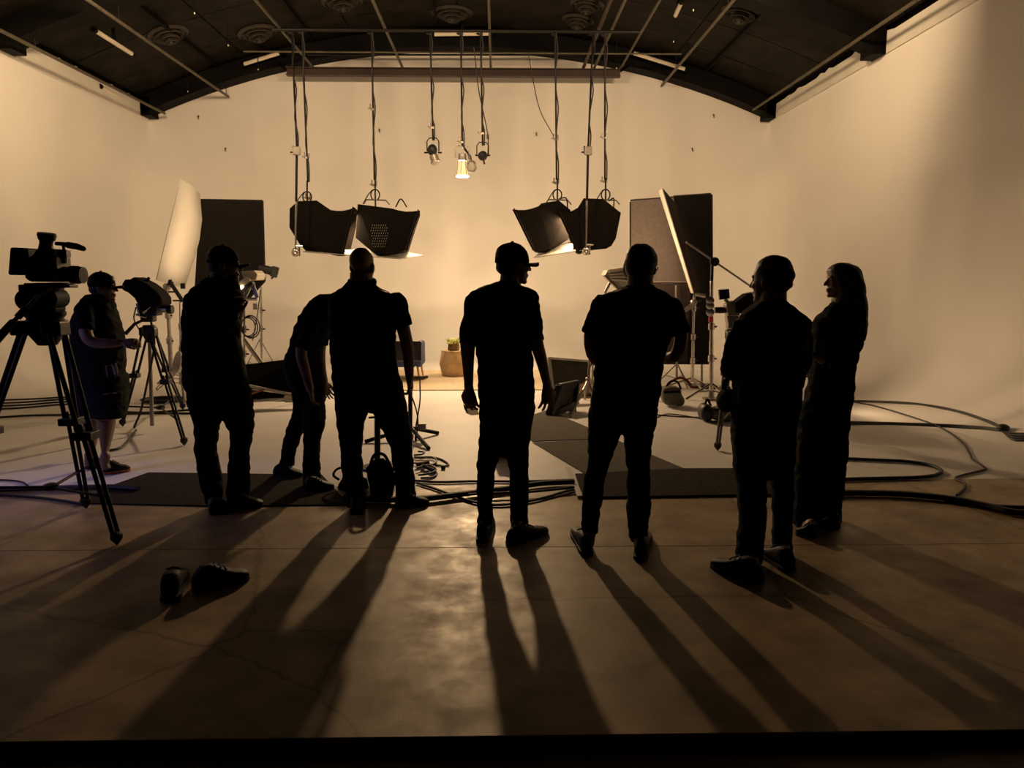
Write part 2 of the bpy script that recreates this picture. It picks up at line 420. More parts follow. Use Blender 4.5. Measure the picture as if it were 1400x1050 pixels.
xp = thing('cross_pipe', 'dark pipe crossing under the grid and carrying the hanging lamps', 'pipe', ((xa+xb)/2, YR, zx))
MB().tube([(xa, YR, zx), (xb, YR, zx)], 0.025, 10).build('pipe', M_blackmetal, xp, smooth='auto')
xp2 = thing('cross_pipe', 'thin bare pipe crossing the roof behind the lamp pipe', 'pipe', (-0.6, 14.23, ZG-0.05))
MB().tube([(-4.6, 14.23, ZG-0.05), (3.4, 14.23, ZG-0.05)], 0.016, 8).build('pipe', M_pipe, xp2, smooth='auto')

# round diffusers in the roof
def on_vault(px, py, lift):
    d = ray(px, py); lo, hi = 2.0, 40.0
    for _ in range(60):
        m = (lo+hi)/2; p = CLOC+d*m
        if p.z < arch(p.x, lift): lo = m
        else: hi = m
    return CLOC+d*lo
def vent(px, py, dia, label):
    c = on_vault(px, py, 0.36)
    nrm = Vector((-(c.x-XC)/RAD, 0, -1)).normalized()
    t = thing('ceiling_vent', label, 'vent', c, 'round vents in the roof')
    r = dia/2
    MB().lathe(c, [(r*0.98, -0.02), (r, 0.0), (r*0.86, 0.03), (r*0.84, 0.0)], 28, nrm).build('outer_ring', M_vent, t, smooth='auto')
    for k, q in enumerate((0.72, 0.5, 0.3)):
        z = 0.05+0.045*k
        MB().lathe(c, [(r*(q-0.10), z-0.06), (r*q, z), (r*(q-0.03), z+0.012), (r*(q-0.14), z-0.04)], 24, nrm).build('inner_ring', M_vent, t, smooth='auto')
    MB().lathe(c, [(r*0.10, -0.02), (r*0.17, 0.12), (r*0.10, 0.17), (r*0.02, 0.175)], 16, nrm).build('cone', M_vent, t, smooth='auto')
vent(230, 47, 0.70, 'round dark vent in the roof above the left white wall')
vent(352, 45, 0.74, 'round dark vent in the roof between the left grid pipes')
vent(468, 2, 0.74, 'round dark vent in the roof above the left pair of softboxes')
vent(618, 18, 0.80, 'round dark vent in the roof above the middle of the cross pipe')
vent(790, 28, 0.62, 'round dark vent in the roof beside the thick brown pipe')
vent(803, 6, 0.62, 'round dark vent next to another vent beside the thick brown pipe')
vent(1014, 18, 0.66, 'round dark vent in the roof near the right white wall')

# unlit fluorescent strips
def strip(a, b, ya, label):
    p, q = on_vault(a[0], a[1], 0.16), on_vault(b[0], b[1], 0.16)
    if max(p.y, q.y) > 15.45: p, q = P(a[0], a[1], 15.23), P(b[0], b[1], 15.23)
    if min(p.y, q.y) < 11.81 < max(p.y, q.y): q = p+(q-p)*0.8
    t = thing('fluorescent_strip', label, 'light strip', (p+q)/2, 'unlit tube lights under the roof')
    d = (q-p).normalized()
    MB().tube([p, q], 0.036, 10).build('tube', M_cream, t, smooth='auto')
    for e in (p, q): MB().tube([e-d*0.03, e+d*0.03], 0.045, 10).build('end_cap', M_rib, t)
    up = (p+q)/2; MB().bar(up+Vector((0, 0, 0.03)), Vector((up.x, up.y, arch(up.x, 0.38))), 0.05, 0.03).build('bracket', M_rib, t)
    return t
strip((129, 41), (181, 74), 0, 'unlit cream tube under the roof above the left white wall')
strip((332, 88), (384, 72), 0, 'unlit cream tube beside the left end of the tie beam')
strip((592, 47), (672, 46), 0, 'unlit cream tube above the middle of the tie beam')
strip((864, 72), (938, 95), 0, 'unlit cream tube beside the right end of the tie beam')
strip((932, 2), (923, 22), 0, 'short unlit cream tube between the right grid pipes')
strip((137, 118), (178, 141), 0, 'unlit grey tube lying along the top of the left white wall')

# small hooks left in the back wall
for px, py in ((272, 159), (309, 203), (519, 177), (975, 157), (946, 203), (733, 182)):
    p = P(px, py, YB)
    mb = MB(); mb.tube([p, p+Vector((0, -0.05, 0)), p+Vector((0, -0.06, -0.04)), p+Vector((0.01, -0.04, -0.06))], 0.012, 6)
    tag(mb.build('wall_hook', M_pipe, loc=p), 'small bent hook screwed into the white back wall', 'hook', 'hooks in the back wall')

# thin drop wires with pale ends under the right half of the roof
for px, y0, y1 in ((843, 60, 93), (921, 25, 57), (948, 0, 14), (924, 62, 96), (266, 0, 18), (312, 30, 62), (257, 105, 125), (353, 74, 95)):
    b = on_vault(px, y1, 0.0)
    if b.y > 15.34: b = P(px, y1, 15.34)
    tp = Vector((b.x, b.y, arch(b.x, 0.375)))
    t = thing('drop_wire', 'thin wire with a pale end hanging from the dark roof', 'wire', tp, 'drop wires under the roof')
    MB().tube([tp, b], 0.006, 5).build('wire', M_blackmetal, t)
    MB().ell(b, (0.012, 0.012, 0.018), n=8, m=6).build('end_bead', M_cream, t, smooth=True)
# ================================================================== hanging rig
def PX(px, py, Y=None): return P(px, py, YR if Y is None else Y)
def slabpx(mb, poly, Y, depth):
    return mb.slab([P(x, y, Y-depth/2) for x, y in poly], (0, depth, 0))
def clamp(mb, p, r=0.05):
    mb.tube([p+Vector((-r, 0, r)), p+Vector((-r, 0, -r)), p+Vector((r*0.7, 0, -r)), p+Vector((r*0.7, 0, r*0.7))], 0.014, 6)
    mb.tube([p+Vector((-r*1.8, 0, -r*0.6)), p+Vector((r*0.9, 0, -r*0.6))], 0.012, 6)
    mb.box(p+Vector((0, 0, -r)), (r*1.2, 0.05, r*0.7)); return mb
def hang(t, x_top, x_bot, y_bot, Y=None, joints=(), r=0.016, m=M_blackmetal, cable=True):
    Y = Y or YR
    top = Vector((P(x_top, 48, YR).x, YR, zx-0.03)); bot = P(x_bot, y_bot, Y)
    n = 8; pts = [top+(bot-top)*(i/n) for i in range(n+1)]
    MB().tube(pts, r, 8).build('rod', m, t, smooth='auto')
    clamp(MB(), top+Vector((0, 0, 0.01)), 0.04).build('pipe_clamp', M_blackmetal, t)
    for py in joints:
        k = (top.z-P(x_bot, py, Y).z)/(top.z-bot.z)
        clamp(MB(), top+(bot-top)*k, 0.045).build('joint_clamp', M_dullsteel, t)
    if cable:
        c = [p+Vector((0.025*math.sin(i*1.9)+0.015, -0.02, 0)) for i, p in enumerate(pts)]
        MB().tube(catmull(c, 3), 0.011, 6).build('power_cable', M_cable, t, smooth='auto')
    return top, bot
def yoke(c, w, h, r=0.010):
    return MB().tube([c+Vector((-w, 0, 0)), c+Vector((-w, 0, h*0.75)), c+Vector((-w*0.6, 0, h)), c+Vector((w*0.6, 0, h)), c+Vector((w, 0, h*0.75)), c+Vector((w, 0, 0))], r, 6)

# --- small lamps on the middle rods
c4 = PX(592, 207)
t = thing('hanging_spotlight', 'unlit black spotlight tilted down beside the lit lamp, nearer the left softboxes', 'spotlight', c4, 'hanging lamps')
hang(t, 588, 592, 192, joints=(171,))
yoke(c4, 0.10, 0.22).build('yoke', M_blackmetal, t)
MB().ell(c4+Vector((-0.01, 0, 0.02)), (0.082, 0.085, 0.10)).build('housing', M_chrome if False else M_plastic, t, smooth=True)
MB().lathe(c4+Vector((0.0, 0.0, -0.05)), [(0.05, 0), (0.075, 0.03), (0.07, 0.11), (0.085, 0.12), (0.085, 0.15), (0.07, 0.16)], 16, (0.35, -0.15, -1)).build('barrel', M_dullsteel, t, smooth='auto')
for s in (-1, 1): MB().tube([c4+Vector((s*0.085, 0, -0.02)), c4+Vector((s*0.15, 0, -0.02))], 0.014, 8).build('tilt_knob', M_blackmetal, t)

c5 = PX(632, 213)
LAMP = c5
t = thing('hanging_spotlight', 'lit clear-glass lamp glowing yellow in the middle of the hanging rods', 'spotlight', c5, 'hanging lamps')
hang(t, 630, 632, 200, joints=(191,))
yoke(c5+Vector((0, 0, -0.03)), 0.115, 0.2, 0.012).build('yoke', M_dullsteel, t)
MB().lathe(c5+Vector((0, 0, 0.01)), [(0.03, 0.03), (0.065, 0.02), (0.072, -0.06), (0.068, -0.09)], 18).build('cap_ring', M_dullsteel, t, smooth='auto')
MB().lathe(c5, [(0.055, -0.08), (0.066, -0.12), (0.066, -0.17), (0.06, -0.19), (0.03, -0.20)], 18).build('bulb', M_lit, t, smooth='auto')
MB().lathe(c5, [(0.07, -0.09), (0.078, -0.17), (0.084, -0.22), (0.105, -0.35), (0.102, -0.35), (0.08, -0.22), (0.074, -0.17), (0.066, -0.09)], 22).build('glass_shade', M_shade, t, smooth='auto')
for k_ in range(6):
    a_ = 2*PI*k_/6+0.3; MB().tube([c5+Vector((0.071*math.cos(a_), 0.071*math.sin(a_), -0.05)), c5+Vector((0.08*math.cos(a_), 0.08*math.sin(a_), -0.2)), c5+Vector((0.107*math.cos(a_), 0.107*math.sin(a_), -0.35))], 0.006, 5).build('wire_guard', M_dullsteel, t)
MB().lathe(c5, [(0.100, -0.352), (0.110, -0.348), (0.110, -0.338), (0.100, -0.334)], 22).build('rim', M_lit, t, smooth='auto')
MB().tube([c5+Vector((0.03, 0, 0.12)), c5+Vector((0.10, 0, 0.03)), c5+Vector((0.12, 0, -0.06))], 0.012, 6).build('arm', M_blackmetal, t)
lamp_l = light('lamp_glow', 'POINT', c5+Vector((0, 0, -0.42)), 25.0, WARM, size=0.07); adopt(lamp_l, t)
lamp_s = light('lamp_beam', 'SPOT', c5+Vector((0, -0.12, -0.36)), LAMP_W, WARM, aim=(0.0, 3.0, 0.0), size=0.10, angle=math.radians(108)); adopt(lamp_s, t)

c5b = PX(645, 228)
t = thing('hanging_spotlight', 'round unlit lamp ring facing out beside the lit lamp', 'spotlight', c5b, 'hanging lamps')
ring = [c5b+Vector((0.075*math.cos(a), -0.06, 0.09*math.sin(a))) for a in [2*PI*i/20 for i in range(21)]]
MB().tube(ring, 0.016, 8).build('rim', M_dullsteel, t, smooth='auto')
MB().lathe(c5b, [(0.03, 0.1), (0.075, 0.05), (0.08, -0.05), (0.07, -0.06)], 18, (0, 1, 0)).build('can', M_dullsteel, t, smooth='auto')
MB().tube([c5b+Vector((0, 0, 0.06)), c5b+Vector((-0.02, 0, 0.17)), c5+Vector((0.02, 0, 0.16))], 0.012, 6).build('bracket', M_blackmetal, t)

c6 = PX(660, 213)
t = thing('hanging_spotlight', 'small unlit black lamp with side handles and a hanging plug beside the lit lamp', 'spotlight', c6, 'hanging lamps')
hang(t, 657, 660, 199, joints=(179,))
yoke(c6, 0.10, 0.22, 0.009).build('yoke', M_blackmetal, t)
MB().lathe(c6, [(0.03, 0.09), (0.075, 0.05), (0.08, -0.03), (0.06, -0.08), (0.02, -0.09)], 16, (0.1, 0.8, 0.25)).build('housing', M_plastic, t, smooth='auto')
for s in (-1, 1):
    MB().tube([c6+Vector((s*0.07, 0, 0)), c6+Vector((s*0.13, 0, 0.01))], 0.012, 8).build('tilt_knob', M_blackmetal, t)
MB().tube([c6+Vector((0.01, 0, -0.06)), c6+Vector((0.03, 0, -0.14))], 0.014, 8).build('handle', M_blackmetal, t)
MB().tube(catmull([P(648, 65, YR), P(654, 120, YR), P(660, 150, YR), P(667, 185, YR), P(667, 212, YR)], 5), 0.009, 6).build('power_cable', M_cable, t, smooth='auto')
MB().box(P(667, 187, YR), (0.045, 0.04, 0.07)).build('plug', M_plastic, t)

# --- softboxes: a deep black cloth hood open on one side, lit diffuser inside
def softbox(label, ft, fb, mt, mbm, Y1, W, ux, rear, Ymid, rd, rods, mount, watts=SOFT_W, side=1):
    """ft-fb: near edge of the open front; mt-mbm: near edge where the skirt meets the body; rear: body outline"""
    u = Vector((ux, 1, 0)).normalized()*W
    a, b = P(ft[0], ft[1], Y1), P(fb[0], fb[1], Y1)
    c = (a+b)/2+u/2
    t = thing('softbox', label, 'softbox', c, 'hanging softboxes')
    hang(t, rods[0], rods[1], mount[1]-22, joints=rods[2])
    front = [a, b, b+u, a+u]
    ma, mc = P(mt[0], mt[1], Y1+W*0.12), P(mbm[0], mbm[1], Y1+W*0.12)
    mid = [ma, mc, mc+u*0.76, ma+u*0.76]
    R = []
    for px, py in rear:
        for dy in (-rd/2, rd/2): R.append(P(px, py, Ymid+dy))
    MB().hull(mid+R).build('body', M_softfab, t, bevel=0.01)
    n = (b-a).cross(u).normalized(); n = n if n.x*side > 0 else -n
    sk = MB(); N = 8; rings = []
    for k in range(5):                       # slightly sagging skirt
        f = k/4; q = [mid[i]+(front[i]-mid[i])*f+Vector((0, 0, -0.035*math.sin(f*PI))) for i in range(4)]
        rings.append([q[i]+(q[(i+1) % 4]-q[i])*(j/4) for i in range(4) for j in range(4)])
    m = len(rings[0])
    sk.add([p for r in rings for p in r], [(i*m+j, i*m+(j+1) % m, (i+1)*m+(j+1) % m, (i+1)*m+j) for i in range(4) for j in range(m)])
    hood = sk.build('skirt', M_softfab, t)
    md = hood.modifiers.new('thick', 'SOLIDIFY'); md.thickness = 0.008
    cm = sum(mid, Vector())/4
    quad = [cm+(p-cm)*0.92+n*0.05 for p in mid]
    MB().slab(quad, n*-0.006).build('diffuser', M_diffuser, t)
    n0 = cm+n*0.065
    for i in range(4):
        MB().tube([front[i]+n*-0.03, front[(i+1) % 4]+n*-0.03], 0.008, 6).build('frame_rod', M_blackmetal, t)
    m0 = P(mount[0], mount[1], Ymid)
    ringp = [m0+Vector((0.075*math.cos(v), 0, 0.02+0.09*math.sin(v))) for v in [2*PI*i/16 for i in range(17)]]
    MB().tube(ringp, 0.011, 6).build('speed_ring', M_blackmetal, t, smooth='auto')
    MB().tube([P(mount[0], mount[1]-24, YR), m0+Vector((0, 0, 0.05)), m0+Vector((0.0, 0, -0.2))], 0.014, 8).build('spigot', M_blackmetal, t)
    MB().tube([m0+Vector((-0.2, 0, -0.13)), m0+Vector((-0.15, 0, -0.06)), m0+Vector((0.18, 0, -0.07)), m0+Vector((0.24, 0, -0.14))], 0.014, 6).build('bracket', M_dullsteel, t)
    cab = catmull([m0+Vector((-0.05, 0, 0.10)), m0+Vector((-0.12, -0.05, 0)), m0+Vector((-0.20, -0.06, -0.14))], 5)
    MB().tube(cab, 0.009, 6).build('power_cable', M_cable, t, smooth='auto')
    n0 = c+n*-0.05+Vector((0, 0, 0.10))
    L = light('softbox_light', 'AREA', n0, watts, WARM, aim=n0+n, size=W*0.65, size_y=(mc-ma).length*0.55)
    L.rotation_euler = (n+Vector((0, 0.1, -0.55))).to_track_quat('-Z', 'Y').to_euler(); adopt(L, t)
    return t, a, b, u, n
ta = softbox('black cloth softbox hanging beside the left telescopic pole', (485, 283.5), (470, 346), (452, 287), (440, 344), 12.47, 0.94, -0.1,
        [(396, 285), (395.5, 311), (407, 275), (409, 333), (433, 274), (418, 343)], 12.91, 0.45, (413, 421, (212, 268)), (420, 271), side=1)
tb2 = softbox('black perforated softbox hanging behind the bald man', (574, 287.5), (557, 341), (536, 285), (512, 347), 12.41, 0.94, -0.1,
        [(489, 279), (486, 325), (500, 334), (512, 282)], 12.91, 0.45, (508, 512, (146, 250)), (513, 268), side=1)
tc = softbox('black softbox hanging above the man in the cap, tipped towards the set', (700.5, 286), (728, 342), (736, 282), (752, 339), 12.41, 0.94, 0.1,
        [(780, 287), (777, 327), (740, 278), (764, 274), (762, 337)], 12.97, 0.45, (759, 761, (187, 247)), (762, 268), side=-1)
td = softbox('black seamed softbox hanging above the man in glasses', (763, 290.5), (788, 343.5), (790, 284), (800, 341), 12.36, 0.94, 0.1,
        [(849, 291), (842, 326), (836, 336), (798, 271), (825, 272), (829, 340)], 12.86, 0.45, (827, 827, (185, 245)), (828, 268), side=-1)
# the loop of black webbing and small fittings on the hoods
for (t, a, b, u, n), pts in ((tb2, [(541, 283), (548, 272), (556, 283)]), (tc, [(764, 272), (774, 271), (776, 284)]), (td, [(832, 275), (839, 271), (839, 284)])):
    MB().tube(catmull([P(x, y, 12.82) for x, y in pts], 4), 0.012, 6).build('strap_loop', M_fabric, t[0] if isinstance(t, tuple) else t, smooth='auto')
# perforated patch on the second softbox: small square holes read as bright dots on a thin woven panel
t = tb2[0]
mb = MB()
for i in range(9):
    for j in range(9):
        x = 509+i*3.0-j*0.9; y = 308+j*3.6
        if x > 506+ (j*0.3) and x < 534-abs(j-4)*1.5:
            p = P(x, y, 12.42-0.010*i*0); mb.box(p, (0.012, 0.004, 0.022))
o = mb.build('perforated_panel', M_dullsteel, t); o['kind'] = 'stuff'
for pts in ([(804, 290), (812, 300)], [(824, 290), (832, 302)], [(808, 300), (817, 322), (825, 336)]):
    MB().tube([P(x, y, 12.60) for x, y in pts], 0.008, 6).build('seam_piping', M_dullsteel, td[0])

# thin white boards clipped flat under each pair of softboxes
def under_board(label, poly, bars):
    pts = [P(x, y, Y) for x, y, Y in poly]; c = sum(pts, Vector())/len(pts)
    t = thing('bounce_board', label, 'bounce board', c, 'boards under the softboxes')
    MB().slab(pts, (0, 0, 0.012)).build('board', M_dimboard, t)
    for x, y, Y in bars:
        p = P(x, y, Y); MB().box(p+Vector((0, 0, 0.03)), (0.04, 0.03, 0.07)).build('clip', M_blackmetal, t)
under_board('thin white board clipped flat under the left pair of softboxes', [(414, 345, 12.41), (548, 354.5, 12.41), (579, 349.5, 13.19), (530, 341, 13.57), (430, 340, 13.57)], ((470, 345, 12.58), (520, 348, 12.58)))
under_board('thin white board clipped flat under the right pair of softboxes', [(729, 353, 12.41), (800, 342, 12.41), (790, 330, 13.46), (748, 338, 13.46)], ((745, 346, 12.58), (785, 341, 12.58)))

# telescopic poles with nothing on them
def tele(label, x0, x1, yj, xe, ye, m):
    j = PX(x1, yj, 12.30)
    t = thing('telescopic_pole', label, 'pole', j, 'telescopic poles')
    hang(t, x0, x1, yj, 12.30, joints=(), cable=True)
    clamp(MB(), j, 0.06).build('joint_clamp', M_blackmetal, t)
    MB().box(j+Vector((0, -0.03, -0.02)), (0.12, 0.06, 0.13)).build('knuckle', M_dullsteel, t, bevel=0.01)
    e = PX(xe, ye, 12.30)
    MB().tube([j+Vector((0, 0, 0.05)), (j+e)/2], 0.020, 8).build('upper_tube', M_blackmetal, t, smooth='auto')
    MB().tube([(j+e)/2, e], 0.017, 8).build('lower_tube', m, t, smooth='auto')
    MB().ell(e, (0.07, 0.05, 0.075), n=10, m=7).build('end_knuckle', M_chrome, t, smooth=True)
    MB().tube([e+Vector((0.06, 0, -0.06)), e+Vector((0.06, 0, 0.09)), ], 0.018, 8).build('handle', M_chrome, t)
    MB().tube([e+Vector((0.0, 0, 0.1)), e+Vector((0.12, 0, 0.1))], 0.014, 8).build('handle', M_chrome, t)
    return t
tele('steel telescopic pole hanging in front of the left softboxes', 399, 406, 205, 404, 345, M_chrome)
t8 = tele('steel telescopic pole hanging in front of the right softboxes', 811, 804, 205, 801, 343, M_chrome)
MB().tube(catmull([P(722, 72, YR-0.03), P(728, 105, YR-0.03), P(738, 150, YR-0.03), P(757, 186, YR-0.03)], 6), 0.007, 6).build('loose_cable', M_cable, tc[0], smooth='auto')

# lamps and pipe added out of frame over the crew to brighten the walls
YC = 9.3
wp = thing('cross_pipe', 'bare pipe crossing under the grid over the crew, added to carry the unseen wall-wash lamps', 'pipe', (-0.6, YC, zx))
MB().tube([(-5.2, YC, zx), (4.0, YC, zx)], 0.025, 10).build('pipe', M_pipe, wp, smooth='auto')
for x, lb in ((-4.4, 'added out-of-frame wall-wash lamp on the grid pipe nearest the left wall'), (-0.7, 'added out-of-frame wall-wash lamp on the middle of the grid pipe'), (3.1, 'added out-of-frame wall-wash lamp on the grid pipe nearest the right wall')):
    c = Vector((x, YC, zx-0.42)); Rc = Matrix.Rotation({-4.4: 0.3, -0.7: 0.0, 3.1: -0.12}[x], 3, 'Z') @ Matrix.Rotation(-0.10, 3, 'X')
    t = thing('added_wash_lamp', lb, 'studio light', c, 'added wall-wash lamps')
    MB().tube([(x, YC, zx-0.03), (x, YC, zx-0.2)], 0.018, 8).build('rod', M_blackmetal, t)
    MB().tube([c+Vector((-0.36, 0, 0)), c+Vector((-0.36, 0, 0.22)), c+Vector((0.36, 0, 0.22)), c+Vector((0.36, 0, 0))], 0.014, 6).build('yoke', M_blackmetal, t)
    MB().box(c+Rc @ Vector((0, -0.04, 0)), (0.70, 0.16, 0.34), Rc).build('housing', M_blackmetal, t, bevel=0.02)
    MB().box(c+Rc @ Vector((0, 0.05, 0)), (0.62, 0.02, 0.28), Rc).build('lens', M_tube, t)
    for s_ in (-1, 1): MB().box(c+Rc @ Vector((0, 0.12, s_*0.19)), (0.66, 0.16, 0.008), Rc @ Matrix.Rotation(s_*0.35, 3, 'X')).build('barn_door', M_blackmetal, t)
    L = light('added_wall_wash', 'AREA', c+Rc @ Vector((0, 0.075, 0)), CYC_W*(1.15 if x > 0 else 1.15 if x < -1 else 0.9), WARM, size=0.6, size_y=0.26)
    L.rotation_euler = (Rc @ Vector((0, 1, 0))).to_track_quat('-Z', 'Y').to_euler(); adopt(L, t)
# ================================================================== set and stage gear
def stand(t, base, top, legr=0.42, legh=0.5, r=0.017, m=M_chrome, legm=None, ang=0.3, collars=(0.45, 0.7), n=3):
    """pole from base (on the floor) to top, with spread legs, a collar and knobs"""
    base, top = Vector(base), Vector(top); legm = legm or m
    d = top-base
    MB().tube([base+Vector((0, 0, 0.10)), base+d*0.5], r*1.25, 10).build('lower_tube', m, t, smooth='auto')
    MB().tube([base+d*0.5, top], r, 10).build('upper_tube', m, t, smooth='auto')
    for k in range(n):
        a = ang+2*PI*k/n; e = base+Vector((math.cos(a)*legr, math.sin(a)*legr, 0.012))
        MB().tube([base+Vector((0, 0, legh)), e], r*0.7, 8).build('leg', legm, t, smooth='auto')
        MB().tube([base+Vector((0, 0, 0.12)), base+(e-base)*0.55+Vector((0, 0, legh*0.45))], r*0.45, 6).build('brace', legm, t)
    for k in collars:
        p = base+d*k
        MB().lathe(p, [(r*1.2, -0.05), (r*1.9, -0.04), (r*1.9, 0.04), (r*1.2, 0.05)], 10).build('collar', m, t, smooth='auto')
        MB().tube([p, p+Vector((0.06, -0.02, 0))], 0.012, 8, True).build('knob', M_plastic, t)
def grip_head(t, p, m=M_chrome):
    MB().lathe(p, [(0.03, -0.04), (0.05, -0.03), (0.05, 0.03), (0.03, 0.04)], 12, (0.3, 1, 0)).build('grip_head', m, t, smooth='auto')
    MB().tube([p, p+Vector((0.09, -0.02, 0.02))], 0.012, 8, True).build('grip_handle', M_plastic, t)

# --- rug, armchair, faceted table, plant
ry0, ry1 = G(600, 534).y, G(600, 507).y
mb = MB().slab([(-2.6, ry0, 0.001), (2.3, ry0, 0.001), (2.3, ry1, 0.001), (-2.6, ry1, 0.001)], (0, 0, 0.014))
tag(mb.build('set_rug', M_rug, bevel=0.005, loc=(0, (ry0+ry1)/2, 0)), 'sand-coloured rug on the white floor under the armchair and table', 'rug')
cy = 12.05; cxr = P(579, 500, cy).x; cw = 0.74; cx = cxr-cw/2; ztop = P(575, 467, cy).z; fz = 0.016
t = thing('armchair', 'blue upholstered armchair on thin legs on the sand-coloured rug', 'armchair', (cx, cy, fz))
za = P(575, 499, cy).z
for s in (-1, 1):
    MB().box((cx+s*(cw/2-0.05), cy, (ztop+za)/2), (0.10, 0.66, ztop-za)).build('armrest', M_blue, t, bevel=0.035)
MB().box((cx, cy, za+0.06), (cw-0.2, 0.64, 0.12)).build('seat_base', M_blue, t, bevel=0.02)
MB().box((cx, cy-0.04, za+0.17), (cw-0.22, 0.56, 0.14)).build('seat_cushion', M_paleblue, t, bevel=0.05)
MB().box((cx, cy+0.30, za+0.17), (cw-0.12, 0.12, 0.36), Matrix.Rotation(-0.12, 3, 'X')).build('backrest', M_blue, t, bevel=0.05)
for sx in (-1, 1):
    for sy in (-1, 1):
        MB().tube([(cx+sx*(cw/2-0.07), cy+sy*0.27, za+0.01), (cx+sx*(cw/2-0.04), cy+sy*0.29, fz)], [0.02, 0.012], 8).build('leg', M_brass, t, smooth='auto')

tc_ = G(623, 514); tcx, tcy = tc_.x, tc_.y
t = thing('side_table', 'faceted light oak side table with a plant on top', 'side table', (tcx, tcy, fz))
h = P(623, 479, tcy).z-fz
def ngon(r, z, ph, n=8): return [Vector((tcx+r*math.cos(ph+2*PI*i/n), tcy+r*math.sin(ph+2*PI*i/n), z)) for i in range(n)]
b_, m_, u_ = ngon(0.235, fz, 0), ngon(0.285, fz+h*0.5, PI/8), ngon(0.235, fz+h*0.97, 0)
mb = MB(); vs = b_+m_+u_; fs = []
for i in range(8):
    k = (i+1) % 8
    fs += [(i, k, 8+i), (k, 8+k, 8+i), (8+i, 8+k, 16+k), (8+i, 16+k, 16+i)]
fs += [tuple(reversed(range(8))), tuple(range(16, 24))]
mb.add(vs, fs).build('body', M_oak, t)
MB().loft([ngon(0.24, fz+h*0.965, 0), ngon(0.24, fz+h, 0)]).build('top', M_oak, t)
pz = fz+h
t = thing('potted_plant', 'small yellow-green plant in a brown pot on the oak table', 'plant', (tcx-0.02, tcy, pz))
pc = Vector((P(620, 475, tcy).x, tcy, pz))
MB().lathe(pc, [(0.085, 0.001), (0.105, 0.02), (0.095, 0.12), (0.085, 0.12), (0.08, 0.10)], 7).build('pot', M_pot, t)
random.seed(3)
for k in range(34):
    a = random.uniform(0, 2*PI); el = random.uniform(0.1, 1.3); L = random.uniform(0.08, 0.15)
    b0 = pc+Vector((math.cos(a)*0.05, math.sin(a)*0.05, 0.105)); d = Vector((math.cos(a)*math.cos(el), math.sin(a)*math.cos(el), math.sin(el)))
    MB().tube([b0, b0+d*L*0.5, b0+d*L+Vector((0, 0, -0.01))], [0.010, 0.024, 0.004], 5, flat=0.5).build('leaf', M_leaf, t, smooth=True)

# --- left bounce board (curved sheet) on a stand
Yb = 11.0
lf = [(247, 245), (238, 282), (229, 318), (221, 352), (213.5, 383)]
md = [(262, 254), (256, 290), (248, 325), (239, 359), (230, 388)]
rt = [(272.5, 265), (275.5, 300), (272, 328), (263, 360), (252, 392.5)]
mb = MB(); rows = []
for i in range(5):
    rows.append([P(lf[i][0], lf[i][1], 10.75), P(md[i][0], md[i][1], 10.95), P(rt[i][0], rt[i][1], 11.35)])
vs = [p for r in rows for p in r]
mb.add(vs, [(i*3+j, i*3+j+1, i*3+j+4, i*3+j+3) for i in range(4) for j in range(2)])
bb = G(235, 528)
t = thing('bounce_board', 'tall curved white bounce board on a stand beside the black flag', 'bounce board', (bb.x, bb.y, 0))
o = mb.build('board', M_foam, t, smooth=True)
sd = o.modifiers.new('thick', 'SOLIDIFY'); sd.thickness = 0.02; sd.offset = 0
ptop = P(228, 389, bb.y)
stand(t, (bb.x, bb.y, 0), ptop, 0.40, 0.22, 0.026, M_dullsteel, ang=0.4)
grip_head(t, ptop+Vector((0, 0, -0.03)), M_dullsteel)
for x, y in ((232, 386), (250, 391)):
    MB().box(P(x, y, 10.95), (0.05, 0.05, 0.08)).build('clip', M_blackmetal, t)
MB().tube([ptop, P(236, 386, 10.95)], 0.015, 8).build('arm', M_blackmetal, t)
# second thinner stand with a black knuckle arm beside it
b2 = G(247, 535); t = thing('light_stand', 'thin dark stand with a short grip arm under the white bounce board', 'stand', (b2.x, b2.y, 0))
stand(t, (b2.x, b2.y, 0), P(246, 408, b2.y), 0.35, 0.3, 0.012, M_dullsteel, ang=1.0)
MB().tube([P(234, 388, b2.y), P(250, 412, b2.y)], 0.03, 8).build('grip_arm', M_blackmetal, t)
for p in (P(237, 399, b2.y), P(243, 411, b2.y)): MB().tube([p+Vector((-0.07, 0, 0)), p+Vector((0.05, 0, 0))], 0.013, 6).build('knob', M_blackmetal, t)

# --- left black flag on its stand
b = G(358, 519)
t = thing('black_flag', 'large black cloth flag standing behind the bearded man in a cap', 'flag', (b.x, b.y, 0))
Yf = b.y+0.08
slabpx(MB(), [(275, 273), (359, 274.5), (362, 384), (345, 402), (330, 420), (265, 430)], Yf, 0.02).build('cloth', M_fabric, t)
for a_, b_ in (((275, 273), (359, 274.5)), ((359, 274.5), (362, 384)), ((265, 430), (275, 273)), ((362, 384), (330, 420))):
    MB().tube([P(a_[0], a_[1], Yf), P(b_[0], b_[1], Yf)], 0.016, 6).build('frame_rod', M_blackmetal, t)
stand(t, (b.x, b.y, 0), P(357, 392, b.y), 0.38, 0.66, 0.013, M_dullsteel, ang=0.9, collars=(0.55, 0.75))
q = P(362, 368, Yf-0.1); q2 = P(380, 373, Yf-0.1)
MB().tube([P(356, 366, Yf-0.04), q, q+(q2-q)*0.55], [0.05, 0.065, 0.07], 10).build('grip_head', M_plastic, t, smooth='auto')
MB().box(q+(q2-q)*0.75, (0.10, 0.08, 0.17), Matrix.Rotation(0.3, 3, 'Y')).build('grip_plate', M_plastic, t, bevel=0.01)
MB().tube([P(371, 381, Yf-0.1), q2], 0.014, 6).build('knob', M_plastic, t)
